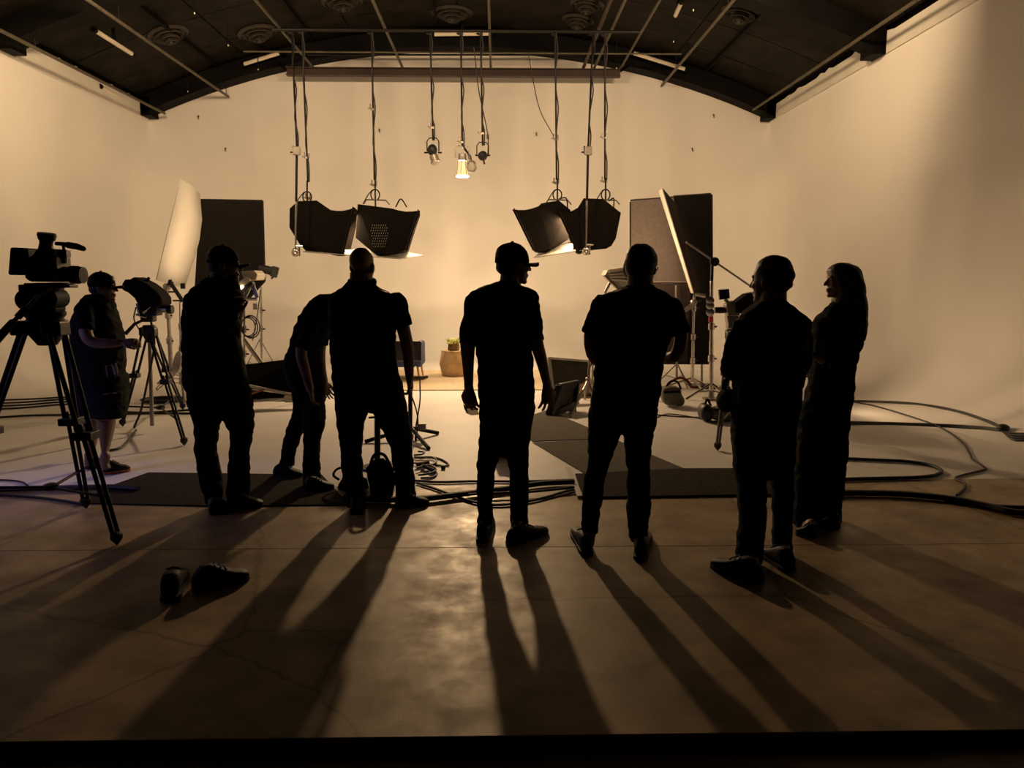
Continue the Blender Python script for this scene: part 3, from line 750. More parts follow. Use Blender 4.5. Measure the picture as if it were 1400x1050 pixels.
MB().tube(catmull([P(356, 396, b.y-0.02), P(352, 430, b.y-0.02), P(345, 466, b.y-0.02)], 4), 0.008, 6).build('guy_line', M_cable, t)

# --- tube bank lamp aimed at the bounce board
def bank_stand(label, base, top, ang):
    t = thing('tube_bank_light', label, 'studio light', (base.x, base.y, 0), 'tube bank lights')
    stand(t, (base.x, base.y, 0), top, 0.42, 0.5, 0.017, M_chrome, ang=ang); return t
Y = 10.4; base = G(334, 543)
cL = P(333, 386, base.y); yb_ = base.y
t = bank_stand('silver tube bank light on a stand in front of the black flag', base, P(334, 410, base.y), 0.5)
slabpx(MB(), [(329, 371), (347, 369.5), (352, 375), (350, 383), (334, 383.5)], yb_+0.05, 0.36).build('reflector', M_cream, t, bevel=0.012)
slabpx(MB(), [(314, 394), (337, 377.5), (342, 383), (320, 402)], yb_-0.16, 0.10).build('reflector', M_cream, t, bevel=0.012)
slabpx(MB(), [(322, 402), (343, 384), (346, 388), (327, 405)], yb_-0.14, 0.12).build('end_cap', M_plastic, t, bevel=0.008)
MB().tube([P(326, 396, yb_-0.22), P(331, 392, yb_-0.22)], 0.022, 10, True).build('tube', M_tube, t, smooth='auto')
MB().bar(P(344, 386, yb_-0.05), P(352, 407, yb_-0.05), 0.03, 0.05).build('bracket', M_chrome, t)
MB().bar(P(344, 386, yb_-0.05), P(334, 407, yb_-0.05), 0.03, 0.05).build('bracket', M_chrome, t)
MB().box(P(349, 419, base.y-0.03), (0.06, 0.006, 0.085)).build('paper_tag', M_paper, t)
MB().tube([P(334, 409, base.y), P(352, 409, base.y)], 0.022, 8).build('crossbar', M_chrome, t)
for k in range(3):
    cc = P(339+k*1.5, 447, base.y-0.05); rr = 0.10+0.012*k
    MB().tube([cc+Vector((rr*math.cos(a), 0.01*k, rr*1.25*math.sin(a))) for a in [2*PI*i/18 for i in range(19)]], 0.008, 6).build('coiled_cable', M_cable, t, smooth='auto')
MB().tube([P(334, 465, base.y), P(360, 500, base.y-0.2)], 0.03, 8).build('leg_strut', M_chrome, t)
lb = light('bank_light', 'AREA', cL+Vector((-0.10, 0, 0.12)), BANK_W, WARM, aim=P(245, 318, 11.0), size=0.4, size_y=0.5); adopt(lb, t)
base = G(838, 540); cR = P(846, 383, base.y)
yb_ = base.y
t = bank_stand('silver tube bank light on a stand behind the man in glasses', base, P(848, 396, base.y), 0.2)
slabpx(MB(), [(827, 376), (831, 369), (862, 364), (866, 378), (864, 396), (848, 396)], yb_, 0.40).build('reflector', M_cream, t, bevel=0.012)
for k_ in range(4):
    MB().tube([P(832+k_*1.0, 372+k_*3.2, yb_-0.22), P(862, 367+k_*5.5, yb_-0.22)], 0.016, 8).build('tube', M_cream, t, smooth='auto')
slabpx(MB(), [(826, 377), (828, 376), (849, 396), (846, 397)], yb_-0.16, 0.12).build('end_cap', M_dullsteel, t)
MB().tube([P(834, 386, base.y-0.1), P(827, 400, base.y-0.1)], 0.02, 8).build('handle', M_dullsteel, t)
lb = light('bank_light', 'AREA', cR+Vector((0.10, 0.05, 0.12)), BANK_W, WARM, aim=P(925, 330, 11.2), size=0.4, size_y=0.5); adopt(lb, t)

# --- low black panel on a white pipe frame, between the bearded man and the bending man
yb = G(360, 556).y
t = thing('floor_flag', 'low black panel on a white pipe frame behind the bending man', 'flag', (G(370, 556).x, yb, 0))
MB().slab([P(330, 499, yb+0.25), P(412, 489, yb+0.25), P(420, 541, yb-0.1), P(330, 528, yb-0.1)], (0, 0.02, -0.02)).build('cloth', M_fabric, t)
MB().slab([P(330, 531, yb-0.12), P(414, 543, yb-0.12), P(414, 549, yb-0.1), P(330, 549, yb-0.1)], (0, 0.02, 0)).build('lower_cloth', M_fabric, t)
MB().tube([P(328, 525, yb-0.14), P(412, 542, yb-0.14)], 0.020, 8).build('frame_pipe', M_tape, t, smooth='auto')
MB().tube([P(330, 549, yb-0.14), P(414, 544, yb-0.14)], 0.020, 8).build('frame_pipe', M_tape, t, smooth='auto')
MB().tube([P(342, 539, yb-0.16), P(362, 532, yb-0.16)], 0.016, 6).build('orange_strap', M_orange, t)
MB().box(P(396, 545, yb-0.14), (0.12, 0.08, 0.09)).build('pipe_joint', M_tape, t, bevel=0.01)
for px in (340, 408):
    a_ = P(px, 545, yb-0.12); MB().tube([a_, (a_.x, a_.y, 0.0)], 0.018, 8).build('foot_pipe', M_dullsteel, t)
    b_ = P(px, 497, yb+0.26); MB().tube([b_, (b_.x, b_.y+0.1, 0.0)], 0.016, 8).build('rear_leg', M_dullsteel, t)

# --- low grey panel with pale edges, black framed lamp and clutter by the man in the cap
yb = 9.9
t = thing('low_panel', 'grey panel with pale edges leaning beside the hand of the man in the cap', 'panel', (P(780, 520, yb).x, yb, 0))
q = [P(750.5, 489, yb), P(811, 494, yb+0.1), P(801, 521, yb-0.15), P(757, 547, yb-0.35)]
MB().slab(q, (0, 0.02, 0)).build('board', M_greymat, t)
for i, j in ((0, 1), (0, 3)): MB().bar(q[i]+Vector((0, -0.01, 0)), q[j]+Vector((0, -0.01, 0)), 0.045, 0.03).build('pale_edge', M_foam, t)
for p in (q[2], q[3], q[1]): MB().tube([p+Vector((0, 0.03, 0)), (p.x, p.y+0.1, 0)], 0.014, 6).build('prop', M_dullsteel, t)
yb = G(757, 570).y+0.1
t = thing('led_panel', 'black framed lamp panel tipped back on the floor before the low grey panel', 'studio light', (P(768, 560, yb).x, yb, 0))
A_, B_, C_, D_ = P(766, 530, yb+0.25), P(790, 525, yb+0.45), P(786, 552, yb+0.3), P(752, 569, yb)
MB().bar(D_, A_, 0.09, 0.12).build('frame_side', M_plastic, t, bevel=0.008)
MB().bar(A_, B_, 0.06, 0.10).build('frame_side', M_plastic, t, bevel=0.008)
MB().bar(B_, C_, 0.05, 0.08).build('frame_side', M_plastic, t, bevel=0.008)
MB().bar(C_, D_, 0.05, 0.08).build('frame_side', M_plastic, t, bevel=0.008)
MB().slab([A_, B_, C_, D_], (0, 0.03, -0.02)).build('panel', M_greymat, t)
MB().tube([D_, (D_.x, D_.y+0.02, 0)], 0.03, 8).build('foot', M_plastic, t); MB().tube([C_, (C_.x, C_.y, 0)], 0.02, 8).build('foot', M_plastic, t)
b = G(800, 556)
t = thing('light_stand', 'low folding stand with a long front leg behind the man in glasses', 'stand', (b.x, b.y, 0))
k = P(804, 520, b.y)
for e in ((780, 571), (816, 558), (822, 546)): MB().tube([k, G(*e)+Vector((0, 0, 0.014))], 0.016, 8).build('leg', M_dullsteel, t, smooth='auto')
MB().tube([k+Vector((0, 0, -0.15)), k+Vector((0.02, 0, 0.35))], 0.018, 8).build('pole', M_dullsteel, t, smooth='auto')
MB().lathe(k, [(0.02, -0.04), (0.035, -0.03), (0.035, 0.03), (0.02, 0.04)], 10).build('collar', M_dullsteel, t)
c = G(779, 562); c.z = 0.075
t = thing('caster_wheel', 'pale round wheel lying beside the black framed lamp panel', 'wheel', (c.x, c.y, 0))
MB().lathe(c, [(0.03, -0.03), (0.065, -0.03), (0.075, -0.02), (0.075, 0.02), (0.065, 0.03), (0.03, 0.03)], 20, (0.8, -0.5, 0.1)).build('tyre', M_sand, t, smooth='auto')
MB().lathe(c, [(0.01, -0.04), (0.025, -0.035), (0.025, 0.035), (0.01, 0.04)], 12, (0.8, -0.5, 0.1)).build('hub', M_dullsteel, t, smooth='auto')
MB().tube([c, c+Vector((0.10, 0.1, 0.10)), c+Vector((0.12, 0.12, 0.0))], 0.014, 6).build('fork', M_dullsteel, t)
b = G(800, 541); 
t = thing('rolled_blanket', 'tan rolled blanket behind the folding stand', 'blanket', (b.x, b.y, 0))
p0, p1 = P(786, 527, b.y), P(818, 526, b.y); p0.z = p1.z = 0.12
MB().tube([p0, p0+(p1-p0)*0.3, p1], [0.11, 0.12, 0.115], 14, True).build('roll', M_tan, t, smooth=True)
MB().tube([p0+(p1-p0)*0.35, p0+(p1-p0)*0.42], 0.125, 14).build('strap', M_sand, t)

# --- right flags
b = G(925, 528); Yf = b.y
t = thing('tall_flag', 'tall grey-brown cloth flag on a stand behind the man in glasses', 'flag', (b.x, b.y, 0))
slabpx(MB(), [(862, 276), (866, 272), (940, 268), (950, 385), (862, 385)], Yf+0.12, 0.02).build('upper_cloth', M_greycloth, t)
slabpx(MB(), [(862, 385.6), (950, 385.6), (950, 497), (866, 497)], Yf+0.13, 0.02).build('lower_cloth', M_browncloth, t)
for a_, b_ in (((862, 276), (862, 497)), ((862, 274), (940, 268)), ((864, 497), (950, 497))):
    MB().tube([P(a_[0], a_[1], Yf+0.12), P(b_[0], b_[1], Yf+0.12)], 0.014, 6).build('frame_rod', M_blackmetal, t)
stand(t, (b.x, b.y, 0), P(924, 390, b.y), 0.32, 0.35, 0.014, M_dullsteel, ang=0.8)
b = G(960, 533)
t = thing('tall_flag', 'tall black cloth flag beside the silver stands', 'flag', (b.x, b.y, 0))
Yk = Yf-0.02
slabpx(MB(), [(921, 268.5), (971, 265), (973, 268), (974, 497), (940, 497), (944, 400)], Yk, 0.02).build('cloth', M_fabric, t)
for a_, b_ in (((921, 268.5), (972, 265)), ((973, 266), (974, 497)), ((940, 497), (974, 497))):
    MB().tube([P(a_[0], a_[1], Yk), P(b_[0], b_[1], Yk)], 0.016, 6).build('frame_rod', M_blackmetal, t)
MB().tube([(P(960, 533, Yk).x, Yk+0.03, 0.0), P(960, 450, Yk+0.03)], 0.018, 8).build('post', M_dullsteel, t)
MB().box((P(960, 533, Yk).x, Yk+0.03, 0.012), (0.4, 0.3, 0.022)).build('base_plate', M_plastic, t)
# tilted bounce board seen nearly edge-on
b = G(946, 531); Yt = b.y
t = thing('bounce_board', 'tilted white bounce board seen edge-on before the black flag', 'bounce board', (b.x, b.y, 0))
e1, e2 = P(905, 258, Yt-0.52), P(948, 402, Yt-0.52); f1, f2 = P(900, 261, Yt-0.02), P(944, 400, Yt-0.02)
nn = (e2-e1).cross(f1-e1).normalized(); nn = nn if nn.x > 0 else -nn
MB().slab([e1, e2, f2, f1], nn*0.012).build('board', M_foam, t)
MB().slab([e1+nn*0.014, e2+nn*0.014, P(957, 396, Yt-0.42), P(922, 276, Yt-0.42)], (0, 0.015, 0)).build('black_backing', M_browncloth, t)
f2 = e2
top = P(949, 402, Yt)
stand(t, (b.x, b.y, 0), top, 0.38, 0.16, 0.020, M_chrome, ang=0.7, collars=(0.3, 0.55, 0.85))
grip_head(t, top+Vector((0, 0, -0.12)))
MB().tube([top+Vector((0, 0, -0.02)), (e2+f2)/2], 0.018, 8).build('grip_arm', M_chrome, t)
MB().tube([P(950, 402, Yt), P(964, 405, Yt)], 0.035, 8).build('knuckle', M_chrome, t)
MB().slab([P(936, 422, Yt-0.05), P(949, 412, Yt-0.05), P(952, 418, Yt-0.05), P(938, 427, Yt-0.05)], (0, 0.03, 0)).build('clamp_plate', M_dullsteel, t)
# tall silver stand with boom arm
b = G(972, 546); Yt = b.y
t = thing('boom_stand', 'silver boom stand with red tape and a thin arm reaching over the right camera', 'stand', (b.x, b.y, 0))
top = P(973, 384, Yt)
stand(t, (b.x, b.y, 0), top, 0.36, 0.22, 0.024, M_chrome, ang=1.2, collars=(0.35, 0.62))
MB().tube([top, P(974, 352, Yt)], 0.022, 8).build('black_riser', M_blackmetal, t)
MB().tube([P(938, 331, Yt), P(976, 357, Yt), P(1042, 402, Yt)], 0.013, 8).build('boom_arm', M_dullsteel, t)
MB().lathe(P(977, 358, Yt-0.03), [(0.03, -0.05), (0.06, -0.04), (0.06, 0.04), (0.03, 0.05)], 12, (0.2, 1, 0)).build('boom_knuckle', M_plastic, t, smooth='auto')
for py in (411, 418, 427): MB().lathe(P(971, py, Yt-0.02), [(0.03, -0.03), (0.055, -0.02), (0.055, 0.02), (0.03, 0.03)], 10, (0.4, 1, 0)).build('grip_head', M_chrome, t, smooth='auto')
MB().tube([P(972, 433, Yt), P(972, 440, Yt)], 0.034, 10).build('red_tape', M_red, t)
MB().lathe((b.x, b.y, 0), [(0.12, 0.0), (0.12, 0.02), (0.04, 0.03), (0.035, 0.12)], 16).build('base_collar', M_dullsteel, t, smooth='auto')
# sandbags, red cable loop, dropped bag
def sandbag(label, poly, ground, m, handle):
    g = G(*ground)
    t = thing('sandbag', label, 'sandbag', (g.x, g.y, 0), 'sandbags on the stage floor')
    o = slabpx(MB(), poly, g.y+0.08, 0.22).build('pouch', m, t, bevel=0.035)
    for p_ in o.data.polygons: p_.use_smooth = True
    MB().tube(catmull([P(x, y, g.y+0.08) for x, y in handle], 4), 0.014, 6).build('handle', M_fabric, t, smooth='auto')
    MB().slab([P(poly[0][0]+2, poly[0][1]+3, g.y-0.04), P(poly[2][0]-2, poly[2][1]+3, g.y-0.04), P(poly[2][0]-2, poly[2][1]+6, g.y-0.04), P(poly[0][0]+2, poly[0][1]+6, g.y-0.04)], (0, 0.01, 0)).build('strap', M_fabric, t)
    return t
sandbag('grey-green canvas sandbag by the foot of the grey-brown flag', [(906, 532), (918, 529), (932, 531), (933, 540), (938, 548), (935, 556), (924, 555), (911, 555), (907, 545)], (922, 557), M_sand, [(909, 533), (916, 522), (926, 522), (931, 532)])
sandbag('dark sandbag slumped at the foot of the silver boom stand', [(961, 557), (968, 553), (975, 556), (977, 566), (974, 576), (963, 577), (959, 568)], (968, 577), M_plastic, [(963, 556), (967, 546), (972, 555)])
g = G(992, 575)
t = thing('gear_bag', 'pale grey gear bag lying by the right camera tripod', 'bag', (g.x, g.y, 0))
MB().ell(g+Vector((0, 0, 0.09)), (0.24, 0.16, 0.09), None, 18, 10).build('body', M_sand, t, smooth=True)
MB().tube([g+Vector((-0.15, -0.1, 0.13)), g+Vector((-0.05, -0.13, 0.2)), g+Vector((0.08, -0.12, 0.19)), g+Vector((0.15, -0.1, 0.12))], 0.012, 6).build('handle', M_fabric, t)
g = G(930, 531)
mb = MB().tube(catmull([g+Vector((-0.22, -0.02, 0.012)), g+Vector((-0.14, 0, 0.10)), g+Vector((0, 0, 0.16)), g+Vector((0.12, 0.02, 0.10)), g+Vector((0.2, 0, 0.012)), g+Vector((0.5, -0.1, 0.012))], 6), 0.02, 8)
tag(mb.build('red_cable', M_redcable, smooth='auto', loc=g), 'thick red-brown cable arching off the floor by the silver stands', 'cable')

# --- floor mats and boards
def sheet(name, pts, m, label, cat, th=0.006, z=0.001):
    q = [G(x, y) for x, y in pts]; c = sum(q, Vector())/len(q)
    mb = MB().slab([Vector((p.x, p.y, z)) for p in q], (0, 0, th))
    return tag(mb.build(name, m, bevel=0.002, loc=(c.x, c.y, z)), label, cat)
sheet('floor_mat', [(104, 689), (152, 665), (203, 647), (440, 650), (478, 691), (300, 693)], M_mat, 'dark brown mat under the feet of the bearded man', 'mat', 0.006, 0.003)
sheet('floor_mat', [(786, 650), (936, 642.5), (1120, 642), (1150, 677), (797, 682)], M_mat, 'dark brown mat behind the man in glasses', 'mat', 0.006, 0.010)
sheet('floor_board', [(748, 561), (838, 599.5), (728, 604), (690, 580)], M_greymat, 'grey hardboard sheet on the white floor nearest the low grey panel', 'board')
sheet('floor_board', [(728, 605.5), (839, 600.5), (936, 641.5), (800, 648.5)], M_greymat, 'grey hardboard sheet on the white floor touching the brown mat', 'board')
sheet('tape_strip', [(773, 642), (780, 642), (797, 681), (789, 682)], M_tape, 'crumpled white tape strip along the edge of the brown mat', 'tape', 0.003, 0.018)

# --- cameras on tripods
def tripod(t, crown, feet, r=0.013, gap=0.045, mid=0.5, m=M_blackmetal, spread=True, crown_r=0.09):
    crown = Vector(crown)
    MB().lathe(crown, [(crown_r*0.5, -0.16), (crown_r, -0.08), (crown_r, 0.0), (crown_r*0.8, 0.02)], 16).build('crown', m, t, smooth='auto')
    mids = []
    for f in feet:
        f = Vector(f); h = Vector((f.x-crown.x, f.y-crown.y, 0)).normalized()
        sd = Vector((-h.y, h.x, 0)); a = crown+h*crown_r*1.1+Vector((0, 0, -0.05)); mid_p = a+(f-a)*mid
        leg = MB()
        for s in (-1, 1):
            leg.tube([a+sd*s*gap, mid_p+sd*s*gap*0.8], r, 8)
        o = leg.build('leg', m, t, smooth='auto')
        lower = MB()
        for s in (-1, 1): lower.tube([mid_p-(f-a)*0.05+sd*s*gap*0.45, f+sd*s*gap*0.35+Vector((0, 0, 0.05))], r*0.9, 8)
        lower.build('lower_leg', m, t, smooth='auto')
        MB().box(mid_p, (gap*2.6, gap*2.6, 0.05)).build('leg_lock', M_plastic, t, bevel=0.006)
        MB().box(a+Vector((0, 0, 0.0)), (gap*2.7, gap*2.7, 0.09)).build('hinge', M_plastic, t, bevel=0.01)
        MB().lathe(f, [(0.004, 0.0), (0.02, 0.02), (0.035, 0.04), (0.035, 0.07), (0.02, 0.08)], 10).build('foot', M_rubber, t, smooth='auto')
        mids.append(a+(f-a)*0.78)
    if spread:
        c = sum(mids, Vector())/len(mids); c.z -= 0.02
        for p in mids: MB().tube([c, p], 0.010, 8).build('spreader_arm', m, t, smooth='auto')
        MB().lathe(c, [(0.02, -0.02), (0.045, -0.01), (0.045, 0.02), (0.02, 0.03)], 10).build('spreader_hub', m, t)
# big tripod + video camera, near left
YT = 4.72
crown = P(62, 437, YT)
f1, f2, f3 = G(160, 745), G(118, 695), Vector((crown.x-0.62, crown.y-0.12, 0))
t = thing('camera_tripod', 'tall black twin-tube tripod under the big video camera', 'tripod', (crown.x, crown.y, 0), 'camera tripods')
tripod(t, crown, [f1, f2, f3], 0.015, 0.045, 0.50, crown_r=0.11)
MB().lathe(crown, [(0.03, -0.16), (0.06, -0.12), (0.095, 0.0), (0.12, 0.03), (0.12, 0.05)], 18).build('bowl', M_navy, t, smooth='auto')
MB().box(P(60, 413, YT), (0.20, 0.16, 0.15)).build('fluid_head', M_navy, t, bevel=0.03)
MB().lathe(P(44, 410, YT-0.02), [(0.03, -0.08), (0.065, -0.07), (0.065, 0.07), (0.03, 0.08)], 16, (0, 1, 0)).build('drag_knob', M_navy, t, smooth='auto')
MB().lathe(P(74, 408, YT-0.02), [(0.03, -0.08), (0.06, -0.07), (0.06, 0.07), (0.03, 0.08)], 16, (0, 1, 0)).build('drag_knob', M_navy, t, smooth='auto')
MB().box(P(57, 394, YT), (0.22, 0.12, 0.045)).build('tilt_plate', M_navy, t, bevel=0.008)
MB().tube([P(71, 393, YT-0.09), P(52, 405, YT-0.12), P(33, 425, YT-0.18)], 0.012, 8).build('pan_handle', M_dullsteel, t, smooth='auto')
MB().tube([P(36, 421, YT-0.17), P(24, 434, YT-0.21)], 0.021, 10).build('handle_clamp', M_plastic, t)
MB().tube([P(25, 433, YT-0.21), P(15, 443, YT-0.24)], 0.013, 8).build('handle_rod', M_plastic, t)
MB().tube([P(17, 441, YT-0.23), P(-12, 473, YT-0.32)], [0.022, 0.026], 10, True).build('grip', M_rubber, t, smooth='auto')
cp = P(60, 386, YT)
t = thing('video_camera', 'big black video camera with viewfinder and microphone on the tall tripod', 'camera', cp)
slabpx(MB(), [(10, 376), (13, 338), (36, 339), (38, 350), (37, 376)], YT, 0.13).build('battery_box', M_navy, t, bevel=0.012)
slabpx(MB(), [(33, 378), (38, 352), (44, 348), (50, 339), (73, 340), (76, 352), (77, 370), (74, 385.5), (40, 385), (34, 381)], YT, 0.17).build('body', M_plastic, t, bevel=0.012)
slabpx(MB(), [(32, 387), (80, 386), (95, 390), (95, 393.5), (60, 394), (32, 392)], YT, 0.10).build('mount_plate', M_plastic, t, bevel=0.004)
vf = P(63, 340, YT)
MB().tube([P(63, 342, YT-0.03), P(63, 333, YT-0.03), P(63.5, 326, YT-0.03)], [0.045, 0.036, 0.042], 14).build('viewfinder', M_plastic, t, smooth='auto')
MB().lathe(P(64, 325, YT-0.03), [(0.03, -0.02), (0.046, -0.015), (0.054, 0.015), (0.05, 0.028), (0.02, 0.03)], 18, (0.15, -0.1, 1)).build('eye_cup', M_rubber, t, smooth='auto')
MB().tube([P(72, 343, YT), P(92, 345, YT)], 0.014, 8).build('top_handle', M_plastic, t)
MB().tube([P(88, 344, YT), P(87, 360, YT)], 0.018, 8).build('handle_post', M_plastic, t)
MB().box(P(90, 347, YT), (0.035, 0.05, 0.04)).build('mic_clamp', M_plastic, t)
MB().tube([P(76, 333, YT), P(96, 334, YT)], 0.012, 8).build('mic_body', M_plastic, t)
MB().tube([P(86, 334, YT), P(88, 345, YT)], 0.010, 6).build('mic_post', M_plastic, t)
MB().tube([P(93, 335, YT), P(105, 337, YT), P(114, 340, YT)], [0.020, 0.020, 0.016], 12, True).build('microphone', M_rubber, t, smooth='auto')
MB().box(P(82, 357, YT), (0.04, 0.08, 0.05)).build('control_box', M_plastic, t, bevel=0.006)
ax = (P(112, 376, YT)-P(72, 374, YT)).normalized()
MB().lathe(P(70, 374, YT), [(0.045, 0.0), (0.05, 0.05), (0.046, 0.11), (0.05, 0.13), (0.052, 0.20)], 20, ax).build('lens', M_plastic, t, smooth='auto')
MB().lathe(P(98, 375.5, YT), [(0.044, -0.03), (0.056, 0.0), (0.056, 0.045), (0.044, 0.075), (0.03, 0.075)], 8, ax).build('lens_hood', M_rubber, t)
MB().lathe(P(98, 375.5, YT), [(0.01, 0.06), (0.03, 0.062), (0.03, 0.066)], 16, ax).build('front_glass', M_glass, t)
# floor spreader of the big tripod
gx = G(100, 628)
# second camera with rain cover on a tripod further back
YJ = 7.75
crown = P(204, 447, YJ); s = S(YJ)
t = thing('camera_tripod', 'dark tripod with a silver centre column under the covered camera', 'tripod', (crown.x, crown.y, 0), 'camera tripods')
feet = [G(168, 583), G(252, 609), G(250, 560)]
tripod(t, crown, feet, 0.013, 0.035, 0.45, spread=True, crown_r=0.07)
MB().tube([crown, P(208, 582, YJ)], 0.020, 10).build('centre_column', M_dullsteel, t, smooth='auto')
MB().box(P(203, 432, YJ), (0.13, 0.12, 0.12)).build('pan_head', M_plastic, t, bevel=0.02)
MB().tube([P(199, 436, YJ-0.05), P(184, 443, YJ-0.1), P(171, 457, YJ-0.15)], [0.012, 0.016, 0.020], 8).build('pan_handle', M_plastic, t, smooth='auto')
MB().tube(catmull([P(205, 432, YJ-0.05), P(211, 470, YJ-0.06), P(203, 515, YJ-0.05), P(193, 560, YJ-0.1), P(183, 585, YJ-0.2)], 5), 0.012, 6).build('hanging_cable', M_cable, t, smooth='auto')
t = thing('video_camera', 'camera in a black rain cover on the tripod before the man at the camera', 'camera', P(202, 425, YJ))
slabpx(MB(), [(166, 388), (170, 381), (176, 383), (182, 378), (190, 383), (200, 388), (213, 398), (220, 407), (221, 417), (213, 420), (203, 428), (191, 424), (183, 408), (174, 400), (165, 396)], YJ, 0.26).build('rain_cover', M_fabric, t, bevel=0.03)
slabpx(MB(), [(188, 418), (215, 418), (213, 432), (190, 432)], YJ, 0.16).build('body', M_plastic, t, bevel=0.01)
MB().tube([P(213, 422, YJ), P(230, 423, YJ)], 0.036, 14).build('lens', M_chrome, t, smooth='auto')
MB().tube([P(229, 423, YJ), P(236, 423, YJ)], 0.045, 14).build('lens_ring', M_rubber, t, smooth='auto')
MB().tube([P(200, 386, YJ), P(203, 381, YJ)], 0.018, 8, True).build('top_knob', M_plastic, t)
for a_, b_ in (((187, 415), (190, 430)), ((196, 428), (206, 420)), ((186, 430), (200, 434))): MB().tube([P(*a_, YJ-0.12), P(*b_, YJ-0.12)], 0.012, 6).build('rail', M_chrome, t)
MB().tube(catmull([P(186, 420, YJ-0.1), P(183, 436, YJ-0.1), P(190, 450, YJ-0.1), P(196, 458, YJ-0.1), P(205, 452, YJ-0.1)], 4), 0.007, 6).build('signal_cable', M_cable, t, smooth='auto')
b = G(214, 592)
# third camera, right, behind the man with folded arms
YK = 8.2
crown = P(1000, 452, YK)
t = thing('camera_tripod', 'black tripod standing behind the dark-haired man with the bag', 'tripod', (crown.x, crown.y, 0), 'camera tripods')
tripod(t, crown, [G(981, 616), G(1040, 585), G(985, 560)], 0.013, 0.035, 0.5, crown_r=0.07)
MB().box(P(1001, 440, YK), (0.12, 0.12, 0.14)).build('pan_head', M_dullsteel, t, bevel=0.015)
MB().box(P(1000, 455, YK-0.08), (0.05, 0.03, 0.05)).build('blue_level', M_paleblue, t)
t = thing('video_camera', 'small cinema camera with monitor and black hood behind the dark-haired man', 'camera', P(1000, 430, YK))
slabpx(MB(), [(983, 396), (997, 395), (998, 408), (984, 410)], YK, 0.04).build('monitor', M_plastic, t, bevel=0.004)
MB().tube([P(991, 409, YK), P(998, 416, YK), P(1000, 420, YK)], 0.02, 8).build('monitor_arm', M_dullsteel, t)
slabpx(MB(), [(993, 416), (1004, 411), (1012, 414), (1012, 432), (996, 432)], YK, 0.14).build('body', M_dullsteel, t, bevel=0.01)
MB().tube([P(994, 424, YK), P(986, 424, YK), P(977, 424, YK)], [0.03, 0.036, 0.032], 12).build('lens', M_plastic, t, smooth='auto')
slabpx(MB(), [(1006, 414), (1022, 402), (1036, 399), (1040, 420), (1024, 430), (1008, 428)], YK, 0.2).build('hood', M_fabric, t, bevel=0.02)
slabpx(MB(), [(994, 432), (1008, 432), (1006, 446), (996, 446)], YK, 0.1).build('base_plate', M_dullsteel, t, bevel=0.005)

# --- stands and black bag behind the bald man, small monitor
b = G(560, 600)
t = thing('light_stand', 'black stand with spread legs behind the bald man\'s right hand', 'stand', (b.x, b.y, 0))
top = P(561, 470, b.y)
MB().tube([P(561, 588, b.y), top], 0.022, 10).build('pole', M_blackmetal, t, smooth='auto')
hub = P(562, 585, b.y)
for e in ((599, 594), (586, 615), (499, 606)): MB().tube([hub, G(*e)+Vector((0, 0, 0.016))], 0.02, 8).build('leg', M_blackmetal, t, smooth='auto')
for e in ((577, 583), (560, 597)): MB().box(P(*e, b.y-0.03), (0.08, 0.06, 0.06)).build('knuckle', M_dullsteel, t, bevel=0.01)
MB().tube([P(560, 518, b.y), P(578, 517, b.y), P(585, 515, b.y)], [0.03, 0.02, 0.012], 8).build('side_arm', M_tan, t)
MB().tube(catmull([P(574, 519, b.y-0.05), P(574, 550, b.y-0.05), P(568, 590, b.y-0.08), P(569, 630, b.y-0.1)], 5), 0.007, 6).build('hanging_cable', M_cable, t, smooth='auto')
MB().tube(catmull([P(563, 490, b.y-0.05), P(556, 520, b.y-0.05), P(571, 570, b.y-0.08), P(566, 625, b.y-0.1)], 5), 0.007, 6).build('hanging_cable', M_cable, t, smooth='auto')
MB().box(P(556, 480, b.y), (0.30, 0.04, 0.20)).build('monitor_back', M_dullsteel, t, bevel=0.01)
b = G(516, 640)
t = thing('post_stand', 'thick black post stand between the legs of the bald man', 'stand', (b.x, b.y, 0))
MB().tube([(b.x, b.y, 0.0), P(516, 562, b.y)], 0.026, 12).build('post', M_blackmetal, t, smooth='auto')
MB().lathe((b.x, b.y, 0.0), [(0.14, 0.0), (0.14, 0.015), (0.03, 0.03), (0.03, 0.05)], 16).build('base', M_blackmetal, t)
MB().tube([P(504, 571, b.y), P(518, 570, b.y)], 0.010, 6).build('pin', M_blackmetal, t)
g = G(522, 678)
t = thing('equipment_bag', 'slumped black bag on the floor between the legs of the bald man', 'bag', (g.x, g.y, 0))
mb = MB(); pts = []
MB().hull([P(x, y, g.y+dy) for x, y in ((500, 640), (512, 628), (524, 626), (538, 640), (541, 660), (535, 674), (506, 668)) for dy in (-0.02, 0.22)]+[Vector((P(507, 668, g.y).x, g.y, 0)), Vector((P(536, 674, g.y).x, g.y, 0))]).build('body', M_fabric, t, bevel=0.02)
MB().tube(catmull([P(505, 640, g.y), P(512, 622, g.y), P(525, 622, g.y), P(534, 638, g.y)], 5), 0.012, 6).build('handle', M_fabric, t, smooth='auto')
g = G(470, 668)
t = thing('equipment_bag', 'low black case on the mat between the bending man and the bald man', 'bag', (g.x, g.y, 0))
MB().hull([P(x, y, g.y+dy) for x, y in ((462, 664), (468, 653), (490, 648), (502, 655), (505, 670), (463, 672)) for dy in (0, 0.2)]).build('body', M_fabric, t, bevel=0.02)
MB().tube(catmull([P(464, 656, g.y), P(456, 650, g.y), P(460, 642, g.y), P(472, 638, g.y)], 5), 0.010, 6).build('strap', M_fabric, t)
g = G(688, 627)
t = thing('equipment_bag', 'upright black case on the white floor behind the man in the cap', 'bag', (g.x, g.y, 0))
